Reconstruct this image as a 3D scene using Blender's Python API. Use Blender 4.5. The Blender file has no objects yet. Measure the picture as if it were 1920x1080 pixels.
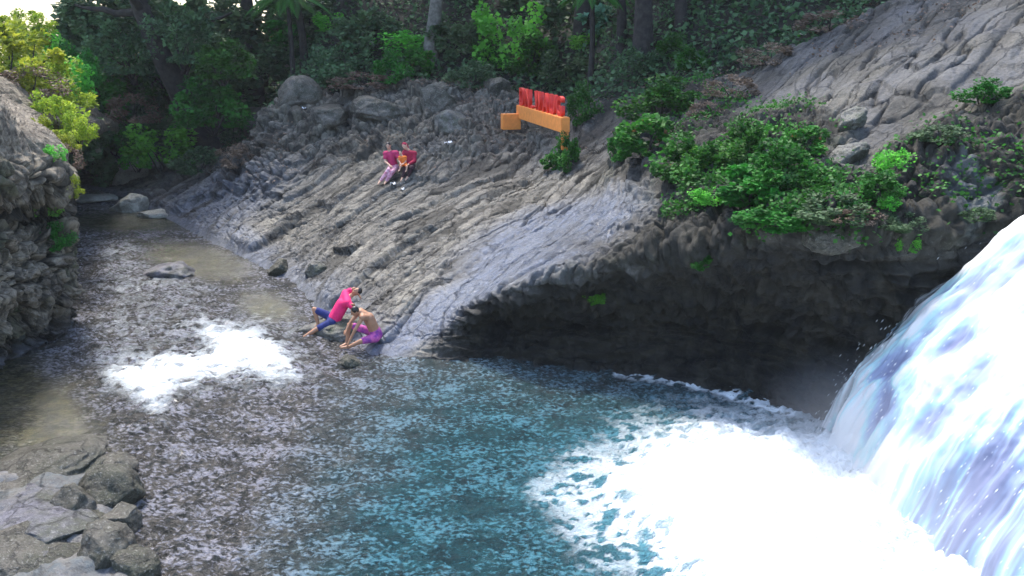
import bpy, math, random
import numpy as np
from mathutils import Vector
from mathutils.bvhtree import BVHTree

S = bpy.context.scene
COL = S.collection
R = math.radians

# ------------------------------------------------------------------ camera
CAM_H = 6.6; PITCH = R(16.1); F = 1663.0
cam = bpy.data.cameras.new("camera")
cam.sensor_width = 36; cam.lens = 36 * F / 1920
cam.clip_start = 0.1; cam.clip_end = 600
camo = bpy.data.objects.new("camera", cam); COL.objects.link(camo)
camo.location = (0, 0, CAM_H); camo.rotation_euler = (math.pi / 2 - PITCH, 0, 0)
S.camera = camo

# ------------------------------------------------------------------ light
SUN_EL = 62; SUN_AZ = -25          # degrees; azimuth from +Y towards +X
w = bpy.data.worlds.new("World"); S.world = w; w.use_nodes = True
nt = w.node_tree; bg = nt.nodes['Background']
sky = nt.nodes.new('ShaderNodeTexSky'); sky.sky_type = 'NISHITA'; sky.sun_disc = False
sky.sun_elevation = R(SUN_EL); sky.sun_rotation = R(SUN_AZ); sky.air_density = 1.0; sky.dust_density = 2.0
nt.links.new(sky.outputs[0], bg.inputs[0]); bg.inputs[1].default_value = 0.15
sun = bpy.data.lights.new("sun", 'SUN'); sun.energy = 1.5; sun.angle = R(10); sun.color = (1, .95, .86)
suno = bpy.data.objects.new("sun", sun); COL.objects.link(suno)
sd = Vector((math.cos(R(SUN_EL)) * math.sin(R(SUN_AZ)), math.cos(R(SUN_EL)) * math.cos(R(SUN_AZ)), math.sin(R(SUN_EL))))
suno.rotation_euler = (-sd).to_track_quat('-Z', 'Y').to_euler(); suno.location = sd * 80
S.view_settings.view_transform = 'Standard'; S.view_settings.look = 'None'
S.view_settings.exposure = 1.85; S.view_settings.gamma = 1

# ------------------------------------------------------------------ geometry of the photograph
def ray(px, py):
    xc = (px - 960) / F; yc = (540 - py) / F
    return np.array([xc, math.cos(PITCH) + yc * math.sin(PITCH), -math.sin(PITCH) + yc * math.cos(PITCH)])
O = np.array([0, 0, CAM_H])
def P(px, py, z=None, Y=None):
    d = ray(px, py)
    t = (z - CAM_H) / d[2] if z is not None else Y / d[1]
    return O + d * t
def project(p):
    """world points (N,3) to reference pixel coordinates"""
    q = p - O
    f = q[:, 1] * math.cos(PITCH) - q[:, 2] * math.sin(PITCH)
    u = q[:, 1] * math.sin(PITCH) + q[:, 2] * math.cos(PITCH)
    f = np.maximum(f, .1)
    return 960 + F * q[:, 0] / f, 540 - F * u / f
def depth(p):
    return p[1] * math.cos(PITCH) - (p[2] - CAM_H) * math.sin(PITCH)

# ------------------------------------------------------------------ noise
def _h(ix, iy, iz, s):
    n = (ix.astype(np.int64) * 374761393 + iy.astype(np.int64) * 668265263 + iz.astype(np.int64) * 2147483647 + s * 974634777) & 0xffffffff
    n = ((n ^ (n >> 13)) * 1274126177) & 0xffffffff
    n = ((n ^ (n >> 16)) * 2246822519) & 0xffffffff
    return (n ^ (n >> 15)) & 0xffffffff
def vnoise(p, s=0):
    i = np.floor(p); f = p - i; i = i.astype(np.int64)
    u = f * f * f * (f * (f * 6 - 15) + 10)
    r = 0
    for dx in (0, 1):
        wx = u[:, 0] if dx else 1 - u[:, 0]
        for dy in (0, 1):
            wy = u[:, 1] if dy else 1 - u[:, 1]
            for dz in (0, 1):
                wz = u[:, 2] if dz else 1 - u[:, 2]
                h = _h(i[:, 0] + dx, i[:, 1] + dy, i[:, 2] + dz, s)
                gx = (h & 1023) / 511.5 - 1; gy = ((h >> 10) & 1023) / 511.5 - 1; gz = ((h >> 20) & 1023) / 511.5 - 1
                r = r + wx * wy * wz * (gx * (f[:, 0] - dx) + gy * (f[:, 1] - dy) + gz * (f[:, 2] - dz))
    return r * 1.2
def fbm(p, o=4, s=0, ridge=False, gain=.5):
    a = 1; r = 0; t = 0
    for k in range(o):
        n = vnoise(p * (2.03 ** k) + k * 17.3, s + k)
        if ridge: n = .5 - np.abs(n) * 1.6
        r = r + a * n; t += a; a *= gain
    return r / t
def worley(p, s=0):
    i = np.floor(p).astype(np.int64); f1 = np.full(len(p), 9.); f2 = f1.copy(); idc = np.zeros(len(p))
    for dx in (-1, 0, 1):
        for dy in (-1, 0, 1):
            for dz in (-1, 0, 1):
                c = i + (dx, dy, dz); h = _h(c[:, 0], c[:, 1], c[:, 2], s)
                q = c + np.stack([(h & 1023) / 1023., ((h >> 10) & 1023) / 1023., ((h >> 20) & 1023) / 1023.], 1)
                d = np.sqrt(((q - p) ** 2).sum(1))
                near = d < f1
                f2 = np.where(near, f1, np.minimum(f2, d)); idc = np.where(near, (h % 997) / 997., idc); f1 = np.where(near, d, f1)
    return f1, f2, idc
def sstep(a, b, x):
    t = np.clip((x - a) / (b - a), 0, 1); return t * t * (3 - 2 * t)
def blob(px, py, cx, cy, rx, ry, ang=0, soft=.5):
    a = R(ang); dx = px - cx; dy = py - cy
    u = (dx * math.cos(a) - dy * math.sin(a)) / rx; v = (dx * math.sin(a) + dy * math.cos(a)) / ry
    return 1 - sstep(1 - soft, 1 + soft, np.sqrt(u * u + v * v))

def poly(px, py, pts, soft):
    d = np.full(len(px), 1e9); ins = np.zeros(len(px), bool); n_ = len(pts)
    for k in range(n_):
        x1, y1 = pts[k]; x2, y2 = pts[(k + 1) % n_]
        ex, ey = x2 - x1, y2 - y1
        t = np.clip(((px - x1) * ex + (py - y1) * ey) / (ex * ex + ey * ey), 0, 1)
        d = np.minimum(d, np.hypot(px - x1 - t * ex, py - y1 - t * ey))
        c = ((y1 > py) != (y2 > py)) & (px < ex * (py - y1) / (ey + 1e-9) + x1); ins ^= c
    return np.clip(.5 + np.where(ins, d, -d) / soft, 0, 1)

# ------------------------------------------------------------------ mesh helpers
def np_mesh(name, verts, faces, mat, smooth=True, attrs=None):
    me = bpy.data.meshes.new(name)
    verts = np.asarray(verts, np.float32); faces = np.asarray(faces, np.int32); k = faces.shape[1]
    me.vertices.add(len(verts)); me.vertices.foreach_set('co', verts.ravel())
    me.loops.add(faces.size); me.loops.foreach_set('vertex_index', faces.ravel())
    me.polygons.add(len(faces)); me.polygons.foreach_set('loop_start', np.arange(0, faces.size, k, dtype=np.int32))
    me.update(calc_edges=True)
    if smooth: me.polygons.foreach_set('use_smooth', np.ones(len(faces), bool))
    for n, a in (attrs or {}).items():
        at = me.attributes.new(n, 'FLOAT', 'POINT'); at.data.foreach_set('value', np.asarray(a, np.float32))
    if mat: me.materials.append(mat)
    return me
def link(name, me, parent=None, label=None, cat=None, group=None, kind=None, loc=None):
    o = bpy.data.objects.new(name, me); COL.objects.link(o)
    if parent: o.parent = parent
    if loc is not None: o.location = loc
    if label: o['label'] = label
    if cat: o['category'] = cat
    if group: o['group'] = group
    if kind: o['kind'] = kind
    return o
def grid_faces(nu, nv):
    i = np.arange(nu - 1)[:, None] * nv + np.arange(nv - 1)[None]
    i = i.ravel(); return np.stack([i, i + nv, i + nv + 1, i + 1], 1)
def cr(ctrl, n):
    """Catmull-Rom resample along axis 0 of (K,...) to n rows"""
    K = len(ctrl); t = np.linspace(0, K - 1, n) if np.isscalar(n) else n
    i = np.clip(np.floor(t).astype(int), 0, K - 2); f = (t - i).reshape((-1,) + (1,) * (ctrl.ndim - 1))
    g = lambda k: ctrl[np.clip(k, 0, K - 1)]
    p0, p1, p2, p3 = g(i - 1), g(i), g(i + 1), g(i + 2)
    return .5 * (2 * p1 + (p2 - p0) * f + (2 * p0 - 5 * p1 + 4 * p2 - p3) * f ** 2 + (3 * p1 - p0 - 3 * p2 + p3) * f ** 3)
def normals(g):
    du = np.gradient(g, axis=0); dv = np.gradient(g, axis=1)
    n = np.cross(du, dv); return n / (np.linalg.norm(n, axis=2, keepdims=True) + 1e-9)
def tvals(weights):
    """parameter values with the given number of samples in each segment"""
    out = []
    for k, n in enumerate(weights): out += list(k + np.arange(n) / n)
    return np.array(out + [len(weights)])

# ------------------------------------------------------------------ materials
def mat(name):
    m = bpy.data.materials.new(name); m.use_nodes = True
    n = m.node_tree; b = n.nodes['Principled BSDF']; return m, n, b
def node(n, t, **kw):
    x = n.nodes.new(t)
    for k, v in kw.items():
        if k in x.inputs: x.inputs[k].default_value = v
        else: setattr(x, k, v)
    return x
def mixc(n, fac, a, b, mode='MIX'):
    x = n.nodes.new('ShaderNodeMix'); x.data_type = 'RGBA'; x.blend_type = mode
    for s, v in ((0, fac), (6, a), (7, b)):
        if isinstance(v, bpy.types.NodeSocket): n.links.new(v, x.inputs[s])
        elif s == 0: x.inputs[0].default_value = v
        else: x.inputs[s].default_value = tuple(v) + (1,)
    return x.outputs[2]
def noise(n, scale, detail=6, rough=.6, vec=None, out='Fac', dist=0):
    x = node(n, 'ShaderNodeTexNoise'); x.inputs['Scale'].default_value = scale; x.inputs['Detail'].default_value = detail
    x.inputs['Roughness'].default_value = rough; x.inputs['Distortion'].default_value = dist
    if vec is not None: n.links.new(vec, x.inputs['Vector'])
    return x.outputs[out]
def ramp(n, fac, stops):
    x = n.nodes.new('ShaderNodeValToRGB'); n.links.new(fac, x.inputs[0]); cr_ = x.color_ramp
    while len(cr_.elements) < len(stops): cr_.elements.new(.5)
    for e, (p, c) in zip(cr_.elements, stops):
        e.position = p; e.color = tuple(c) + (1,) if not np.isscalar(c) else (c, c, c, 1)
    return x.outputs[0]
def attr(n, name):
    x = node(n, 'ShaderNodeAttribute'); x.attribute_name = name; return x.outputs['Fac']
def math_(n, op, a, b=None, clamp=False):
    x = node(n, 'ShaderNodeMath'); x.operation = op; x.use_clamp = clamp
    for i, v in enumerate((a, b)):
        if v is None: continue
        if isinstance(v, bpy.types.NodeSocket): n.links.new(v, x.inputs[i])
        else: x.inputs[i].default_value = v
    return x.outputs[0]
def coords(n, scale=(1, 1, 1), rot=(0, 0, 0)):
    tc = node(n, 'ShaderNodeTexCoord'); mp = node(n, 'ShaderNodeMapping')
    mp.inputs['Scale'].default_value = scale; mp.inputs['Rotation'].default_value = rot
    n.links.new(tc.outputs['Object'], mp.inputs[0]); return mp.outputs[0]
def bump(n, h, strength, dist, b, prev=None):
    x = node(n, 'ShaderNodeBump'); x.inputs['Strength'].default_value = strength; x.inputs['Distance'].default_value = dist
    n.links.new(h, x.inputs['Height'])
    if prev: n.links.new(prev, x.inputs['Normal'])
    if b: n.links.new(x.outputs[0], b.inputs['Normal'])
    return x.outputs[0]

def rock_mat(name, c1, c2, c3, crack=.5, rough=.8, wetattr=True, mossc=(.035, .05, .012), pale=(.42, .41, .38), nscale=1.0, bed=False):
    m, n, b = mat(name)
    v = coords(n)
    if bed:                                   # texture space that follows the bedding: across, along, height
        cx = node(n, 'ShaderNodeCombineXYZ'); sx_ = node(n, 'ShaderNodeSeparateXYZ'); n.links.new(v, sx_.inputs[0])
        n.links.new(math_(n, 'MULTIPLY', attr(n, 'bs'), 2.2), cx.inputs[0]); n.links.new(math_(n, 'MULTIPLY', attr(n, 'ba'), .55), cx.inputs[1]); n.links.new(math_(n, 'MULTIPLY', sx_.outputs[2], 1.2), cx.inputs[2])
        vb = cx.outputs[0]
    else: vb = v
    big = noise(n, .35 * nscale, 5, .6, v); mid = noise(n, 1.3 * nscale, 8, .65, vb, dist=.15)
    fine = noise(n, 7 * nscale, 8, .72, v); vf = noise(n, 34 * nscale, 4, .7, v); streak = noise(n, 3.2 * nscale, 6, .7, vb)
    base = mixc(n, ramp(n, big, [(.35, 0), (.65, 1)]), c1, c2)
    base = mixc(n, ramp(n, mid, [(.42, 0), (.62, 1)]), base, c3)
    base = mixc(n, math_(n, 'MULTIPLY', ramp(n, streak, [(.36, 1), (.48, 0)]), .5), base, tuple(x * .35 for x in c1))
    base = mixc(n, math_(n, 'MULTIPLY', ramp(n, fine, [(.34, 1), (.46, 0)]), .8), base, tuple(x * .3 for x in c1))
    grit = noise(n, 15 * nscale, 5, .75, v); base = mixc(n, math_(n, 'MULTIPLY', ramp(n, grit, [(.36, 1), (.45, 0)]), .6), base, tuple(x * .22 for x in c1))
    base = mixc(n, math_(n, 'MULTIPLY', ramp(n, grit, [(.56, 0), (.66, 1)]), .55), base, pale)
    base = mixc(n, ramp(n, vf, [(.6, 0), (.74, 1)]), base, pale)
    vo = node(n, 'ShaderNodeTexVoronoi'); vo.feature = 'DISTANCE_TO_EDGE'; vo.inputs['Scale'].default_value = .9 * nscale; vo.inputs['Randomness'].default_value = 1
    wv = node(n, 'ShaderNodeVectorMath'); wv.operation = 'ADD'; n.links.new(vb, wv.inputs[0])
    ns_ = node(n, 'ShaderNodeVectorMath'); ns_.operation = 'SCALE'; ns_.inputs['Scale'].default_value = .55; n.links.new(noise(n, 2.2 * nscale, 5, .6, vb, out='Color'), ns_.inputs[0])
    n.links.new(ns_.outputs[0], wv.inputs[1]); n.links.new(wv.outputs[0], vo.inputs['Vector'])
    wdt = math_(n, 'ADD', vo.outputs['Distance'], math_(n, 'MULTIPLY', math_(n, 'SUBTRACT', .62, fine), .16))
    cracks = ramp(n, wdt, [(.015, 0), (.05, 1)])
    base = mixc(n, math_(n, 'MULTIPLY', math_(n, 'SUBTRACT', 1., cracks), crack), base, (.02, .018, .017))
    if wetattr:
        wet = attr(n, 'wet'); moss = attr(n, 'moss'); dark = attr(n, 'dark')
        mossf = math_(n, 'MULTIPLY', moss, ramp(n, fine, [(.35, 0), (.6, 1)]))
        base = mixc(n, mossf, base, mossc)
        base = mixc(n, math_(n, 'MULTIPLY', attr(n, 'brown'), .85), base, mixc(n, ramp(n, fine, [(.4, 0), (.6, 1)]), (.05, .038, .027), (.30, .26, .20)))
        base = mixc(n, math_(n, 'MULTIPLY', wet, .72), base, mixc(n, ramp(n, fine, [(.35, 0), (.6, 1)]), (.04, .055, .085), (.14, .18, .27)))  # wet rock, with the blue sky sheen mixed into its base colour
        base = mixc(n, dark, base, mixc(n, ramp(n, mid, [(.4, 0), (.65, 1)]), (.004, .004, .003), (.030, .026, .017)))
        rr = math_(n, 'SUBTRACT', rough, math_(n, 'MULTIPLY', wet, math_(n, 'MULTIPLY', rough - .22, ramp(n, fine, [(.3, .6), (.6, 1)]))))
        n.links.new(rr, b.inputs['Roughness'])
    else: b.inputs['Roughness'].default_value = rough
    n.links.new(base, b.inputs['Base Color'])
    h = math_(n, 'ADD', math_(n, 'MULTIPLY', mixc(n, .5, mixc(n, .6, fine, streak), mid), .8), math_(n, 'MULTIPLY', cracks, .25))
    p = bump(n, h, 1., .14 / nscale, None); p = bump(n, grit, .7, .05, None, p); bump(n, vf, .4, .03, b, p)
    return m
M_bank = rock_mat('grey bedded rock', (.165, .152, .125), (.265, .245, .20), (.08, .076, .07), .8, bed=True)
M_cliff = rock_mat('conglomerate rock', (.20, .17, .12), (.31, .275, .21), (.11, .09, .065), .2, .85)
M_boulder = rock_mat('grey boulder rock', (.15, .145, .13), (.22, .21, .18), (.085, .095, .055), .5, .6, False, nscale=2)
M_pale = rock_mat('pale boulder rock', (.42, .41, .34), (.5, .49, .43), (.33, .31, .26), .3, .8, False, nscale=2)
M_blue = rock_mat('smooth bluish rock', (.16, .155, .185), (.22, .215, .25), (.07, .075, .055), .4, .3, False, nscale=1.5)
M_dark = rock_mat('dark mossy rock', (.06, .055, .04), (.10, .095, .06), (.04, .045, .025), .4, .6, False, nscale=2)
M_brown = rock_mat('brown boulder rock', (.085, .078, .06), (.145, .13, .105), (.045, .047, .028), .5, .42, False, nscale=1.5)

def leaf_mat(name, lo, hi, trans=.3, odd=None):
    m, n, b = mat(name)
    t = attr(n, 'tint')
    c = mixc(n, t, lo, hi)
    if odd: c = mixc(n, ramp(n, t, [(.93, 0), (.95, 1)]), c, odd)
    oi = node(n, 'ShaderNodeObjectInfo')
    hs = node(n, 'ShaderNodeHueSaturation'); n.links.new(c, hs.inputs['Color'])
    n.links.new(math_(n, 'ADD', .485, math_(n, 'MULTIPLY', oi.outputs['Random'], .03)), hs.inputs['Hue'])
    n.links.new(math_(n, 'ADD', .8, math_(n, 'MULTIPLY', oi.outputs['Random'], .4)), hs.inputs['Value'])
    n.links.new(hs.outputs[0], b.inputs['Base Color']); b.inputs['Roughness'].default_value = .6; b.inputs['Specular IOR Level'].default_value = .3
    tr = node(n, 'ShaderNodeBsdfTranslucent'); n.links.new(hs.outputs[0], tr.inputs['Color'])
    mx = node(n, 'ShaderNodeMixShader'); mx.inputs[0].default_value = trans
    n.links.new(b.outputs[0], mx.inputs[1]); n.links.new(tr.outputs[0], mx.inputs[2])
    n.links.new(mx.outputs[0], n.nodes['Material Output'].inputs[0])
    return m
L_green = leaf_mat('fresh green leaves', (.015, .06, .012), (.06, .26, .03), .35, (.25, .12, .04))
L_bright = leaf_mat('bright green leaves', (.06, .26, .03), (.2, .6, .07), .45)
L_dark = leaf_mat('dark forest leaves', (.025, .065, .03), (.14, .25, .11), .3, (.38, .36, .30))
L_yellow = leaf_mat('yellow green leaves', (.12, .22, .02), (.55, .62, .06), .45, (.35, .22, .12))
L_pale = leaf_mat('pale blue green leaves', (.08, .22, .14), (.2, .42, .28), .3)
L_dry = leaf_mat('dry brown leaves', (.09, .06, .04), (.28, .2, .15), .2)
def simple(name, c, rough=.6, nz=None, c2=None, metallic=0):
    m, n, b = mat(name); b.inputs['Roughness'].default_value = rough
    if c2 is not None:
        v = coords(n); f = ramp(n, noise(n, nz, 6, .65, v), [(.38, 0), (.62, 1)])
        n.links.new(mixc(n, f, c, c2), b.inputs['Base Color']); bump(n, noise(n, nz * 3, 4, .6, v), .3, .01, b)
    else: b.inputs['Base Color'].default_value = tuple(c) + (1,)
    return m
M_bark = simple('dark bark', (.012, .01, .009), .9, 5, (.04, .034, .03))
M_barkp = simple('pale bark', (.2, .19, .17), .9, 5, (.09, .085, .075))

# ------------------------------------------------------------------ the right bank, one continuous rock slope
def pt(a):
    if len(a) == 3: return P(a[0], a[1], z=a[2])
    return P(a[0], a[1], Y=a[3])
Y_ = lambda px, py, y: (px, py, None, y)
cols = [
 [(-900,352,0),Y_(-900,345,39),Y_(-880,338,39.5),Y_(-850,330,40),Y_(-830,322,40.5),Y_(-800,312,41),Y_(-780,300,42)],
 [(-150,352,0),Y_(-140,345,39),Y_(-120,338,39.5),Y_(-100,330,40),Y_(-70,322,40.5),Y_(-40,312,41),Y_(0,300,42)],
 [(150,352,0),Y_(165,345,39),Y_(185,338,39.5),Y_(210,330,40),Y_(235,322,40.5),Y_(260,312,41),Y_(290,300,42)],
 [(275,393,0),(300,380,.25),(330,365,.5),(360,350,.8),(400,335,1.1),(430,318,1.5),Y_(455,290,37)],
 [(370,440,0),(400,420,.3),(430,400,.6),(460,380,.9),(500,340,1.6),(520,300,2.2),Y_(520,215,34)],
 [(470,490,0),(500,465,.3),(540,435,.65),(580,400,1.1),(620,340,1.8),(640,280,2.6),Y_(650,185,34)],
 [(545,530,0),(580,505,.3),(630,465,.75),(690,410,1.3),(745,345,2.1),(790,270,3.0),Y_(800,165,34)],
 [(600,590,0),(640,560,.3),(700,510,.8),(770,440,1.4),(850,350,2.2),(900,280,3.0),Y_(930,180,33.5)],
 [(690,658,0),(715,620,.25),(770,560,.75),(850,480,1.35),(930,380,2.2),(990,290,2.9),Y_(1010,190,33)],
 [(775,672,0),(805,638,.3),(850,570,.95),(940,500,1.5),(1010,420,2.05),Y_(1060,320,24.6),Y_(1090,200,31)],
 [(950,680,0),Y_(955,610,17.8),Y_(965,538,17.0),(1030,470,1.95),(1100,400,2.5),(1150,320,3.1),Y_(1200,190,27)],
 [(1150,697,0),Y_(1155,600,17.2),Y_(1160,502,16.3),(1200,440,2.7),(1240,370,3.3),(1290,270,4.1),Y_(1380,150,25)],
 [(1350,730,0),Y_(1350,610,16.5),Y_(1350,470,15.2),Y_(1370,400,16),Y_(1400,320,17.5),Y_(1440,220,20),Y_(1500,90,24)],
 [(1530,790,0),Y_(1530,650,15.2),Y_(1530,435,14.2),Y_(1560,370,15.2),Y_(1590,300,16.5),Y_(1640,170,19),Y_(1710,0,24)],
 [(1700,850,0),Y_(1700,680,14.0),Y_(1720,462,14.0),Y_(1750,385,14.6),Y_(1790,290,15.5),Y_(1850,140,18.5),Y_(1950,-40,23)],
 [(2000,860,0),Y_(2000,660,13.6),Y_(1960,430,14.1),Y_(2000,350,14.5),Y_(2050,270,15),Y_(2100,100,18),Y_(2200,-80,22)],
]
ctrl = []
for ci, c in enumerate(cols):
    p = [pt(a) for a in c]
    W, E = p[0], p[-1]
    off = np.array([-1.0, -1.2, -1.3]) if 2 < ci < 10 else np.array([0, -1.5, -1.6])
    up = [1.6, 1.8, 3.0, 6, 7.5][min(ci, 4)]
    ctrl.append([W + off] + p + [E + (0.3, 2.0, .35), E + (1.5, 9, up * .75), E + (3, 24, up * 2.2)])
last = ctrl[-1]
ctrl.append([q + np.array([7, -.5, .8]) for q in last])
ctrl.append([q + np.array([25, -2, 3]) for q in last])
ctrl = np.array(ctrl)                                  # (cols, 11, 3)
tu = tvals([14, 20, 34, 50, 60, 64, 64, 70, 74, 76, 80, 80, 80, 70, 50, 16, 6])
tv = tvals([12, 60, 66, 56, 56, 60, 70, 30, 30, 14])
G = cr(ctrl, tu); G = np.swapaxes(cr(np.swapaxes(G, 0, 1), tv), 0, 1)
nu, nv = G.shape[:2]
N = normals(G)
if N[nu // 2, 200, 2] < 0: N = -N
p = G.reshape(-1, 3); nn = N.reshape(-1, 3)
U = np.repeat(tu, nv); V = np.tile(tv, nu)
ppx, ppy = project(p)
ns = np.array([.68, -.71, .04]); dd = np.array([.69, .67, .27])
strike = p @ ns; along = p @ dd; upn = p @ np.array([-.2, -.2, .96])
wob = fbm(p * .22, 2, 5) * 1.8 + fbm(p * 1.3, 3, 9) * .12
slab0 = poly(ppx, ppy, [(1330,160),(1700,-60),(2300,-300),(2300,60),(1920,165),(1740,240),(1610,335),(1555,330),(1600,250),(1560,215),(1400,215)], 160)
q = (strike + wob * (1 - .8 * slab0))
def saw(x, sharp=.12):
    f = x - np.floor(x); return np.where(f < 1 - sharp, f / (1 - sharp), (1 - f) / sharp)
bedid = np.floor(q / 1.35)
al2 = along + fbm(p * .8, 2, 33) * .9
blkid = np.floor(al2 / 3.1 + _h(bedid.astype(np.int64), bedid.astype(np.int64) * 0, bedid.astype(np.int64) * 0, 77) / 4.0e9 * 3)
hc = _h(bedid.astype(np.int64), blkid.astype(np.int64), bedid.astype(np.int64) * 0, 78) / 4.295e9
fq = q / 1.35 - bedid
led = (hc - .35) * .24 * sstep(0, .04, fq) * sstep(1, .97, fq) + saw(q / 1.35, .06) * .06 * (hc > .35)
q2 = q + fbm(p * 2.4, 2, 31) * .2
led2 = saw(q2 / .36, .15) * .025 * sstep(.05, .2, fbm(p * .55, 2, 34)) + (sstep(0, .12, worley(p * 2.1 + fbm(p * 4, 2, 35)[:, None] * .3, 36)[1] - worley(p * 2.1 + fbm(p * 4, 2, 35)[:, None] * .3, 36)[0]) - 1) * .05 + fbm(p * 7, 3, 37, True) * .035
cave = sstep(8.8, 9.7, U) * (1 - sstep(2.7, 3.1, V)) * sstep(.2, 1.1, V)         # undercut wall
crumb = blob(ppx, ppy, 700, 235, 330, 85, 0, .4)
crumb = np.maximum(crumb, blob(ppx, ppy, 470, 310, 90, 60, 0, .5))
hill = sstep(7.0, 8.0, V)
land = sstep(1.0, 1.6, V)
slab = poly(ppx, ppy + fbm(p * 1.5, 3, 19) * 30, [(1330,160),(1700,-60),(2300,-300),(2300,60),(1920,165),(1740,240),(1610,335),(1555,330),(1600,250),(1560,215),(1400,215)], 50) * (1 - hill)
wet_sheen = blob(ppx, ppy, 1040, 450, 190, 62, 20, .4)  # wet slab whose reflected sky blue is tinted into the colour
wet_sheen = np.maximum(wet_sheen, blob(ppx, ppy, 860, 560, 160, 38, 32, .4))
shore = (1 - sstep(1.5, 2.9, V)) * (1 - sstep(8.6, 9.2, U))
w1, w2, wid = worley(p * np.array([1.3, 1.3, 1.9]) + fbm(p * 2, 2, 40)[:, None] * .4, 6)
blocks = sstep(0, .35, w2 - w1) * (.4 + wid)
w3, w4, wid2 = worley(p * 3.4, 8)
blocks2 = sstep(0, .4, w4 - w3) * (.3 + wid2)
r1 = fbm(p * .9, 5, 50, True); r2 = fbm(p * 3.5, 4, 60, True)
D = fbm(p * .25, 3, 70) * .25 * land
D = D + (led + led2) * land * (1 - hill) * (1 - .65 * crumb) * (1 - .55 * wet_sheen) * (1 - .8 * cave) * (1 - .55 * slab)
D = D + crumb * (blocks * .3 + blocks2 * .11 + r1 * .2)
D = D + (1 - crumb) * (r2 * .025 + r1 * .05) * land * (1 - .6 * wet_sheen)
D = D + cave * (-.22 + (r1 - .1) * .35 + fbm(p * np.array([.7, .7, 4.2]), 4, 80, True) * .6 + blocks2 * .1)
vegz = blob(ppx, ppy, 1350, 330, 240, 110, -20, .4)
rough_r = sstep(9.6, 10.5, U) * sstep(2.8, 3.2, V) * (1 - hill) * (1 - slab) * (1 - wet_sheen * .8)
D = D + rough_r * (r1 * .28 + blocks2 * .12 + blocks * .12)
# coarse fallen blocks and grooves in the high slab
D = D + slab * (saw(q / .55 + .3, .3) * .08 * sstep(-.1, .3, fbm(p * .6, 2, 90)) + fbm(np.stack([q * 1.2, along * .3, 0 * q], 1), 3, 91) * .12)
# rivulet grooves and open joints running up the slab
g1 = np.abs(fbm(np.stack([q * 1.1, along * .22, 0 * q], 1), 3, 101))
D = D - (1 - sstep(0, .03, g1)) * .14 * land * (1 - hill) * (1 - cave)
wet = np.clip(wet_sheen * 1.0 + shore * .7 + .5 * blob(ppx, ppy, 1850, 330, 120, 150, 0, .5) * sstep(-.05, .1, fbm(p * .9, 3, 120)), 0, 1)
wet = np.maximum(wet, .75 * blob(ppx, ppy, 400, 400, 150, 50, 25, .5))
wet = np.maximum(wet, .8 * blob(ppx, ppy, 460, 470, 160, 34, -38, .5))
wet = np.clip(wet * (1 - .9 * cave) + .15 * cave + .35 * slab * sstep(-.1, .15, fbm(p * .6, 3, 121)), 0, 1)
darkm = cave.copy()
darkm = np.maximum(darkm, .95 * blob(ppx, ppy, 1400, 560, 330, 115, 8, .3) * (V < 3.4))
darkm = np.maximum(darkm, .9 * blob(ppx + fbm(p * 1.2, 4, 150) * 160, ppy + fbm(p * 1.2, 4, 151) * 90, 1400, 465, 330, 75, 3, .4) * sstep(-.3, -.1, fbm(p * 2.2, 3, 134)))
darkm = np.maximum(darkm, .85 * blob(ppx, ppy, 1230, 450, 130, 90, 20, .5) * sstep(-.12, .1, fbm(p * 1.4, 3, 130)) * (1 - wet_sheen))
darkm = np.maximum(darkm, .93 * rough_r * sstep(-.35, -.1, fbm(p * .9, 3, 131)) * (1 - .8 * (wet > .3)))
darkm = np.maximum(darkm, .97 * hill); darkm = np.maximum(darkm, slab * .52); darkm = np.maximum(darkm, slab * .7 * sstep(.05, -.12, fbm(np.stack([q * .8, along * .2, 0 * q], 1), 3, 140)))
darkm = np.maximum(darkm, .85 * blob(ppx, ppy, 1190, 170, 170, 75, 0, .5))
sc_f = (1 - sstep(.02, .09, fq)) * (np.abs(hc - .5) > .12) + (1 - sstep(0, .03, g1)) * .8  # dirty scarps and open joints, crevice shade painted in as dark colour
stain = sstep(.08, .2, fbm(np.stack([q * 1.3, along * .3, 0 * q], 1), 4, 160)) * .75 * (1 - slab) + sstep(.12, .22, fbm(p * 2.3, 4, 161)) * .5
darkm = np.clip(np.maximum(darkm, np.maximum(sc_f * .8, stain) * land * (1 - .6 * wet_sheen)), 0, 1)
darkm = np.maximum(darkm, crumb * .75 * (1 - sstep(.02, .16, w4 - w3)))  # gaps between crumbled blocks: crevice shade put into the colour
mossm = np.clip(rough_r * 1.1 + .35 * crumb + hill * .7, 0, 1) * sstep(-.15, .15, fbm(p * .8, 3, 132))
browm = np.clip(.75 * crumb + .8 * hill + .25 * blob(ppx, ppy, 850, 330, 300, 90, 0, .5), 0, 1) * sstep(-.2, .12, fbm(p * .7, 4, 133))
G2 = (p + nn * D[:, None])
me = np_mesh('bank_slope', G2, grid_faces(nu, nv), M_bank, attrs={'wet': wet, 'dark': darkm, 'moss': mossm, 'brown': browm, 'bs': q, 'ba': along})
if me.polygons[len(me.polygons) // 2].normal.z < 0: me.flip_normals()
bank = link('bank_slope', me, kind='structure', label='grey bedded rock slope rising from the pool to the forest')

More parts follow.
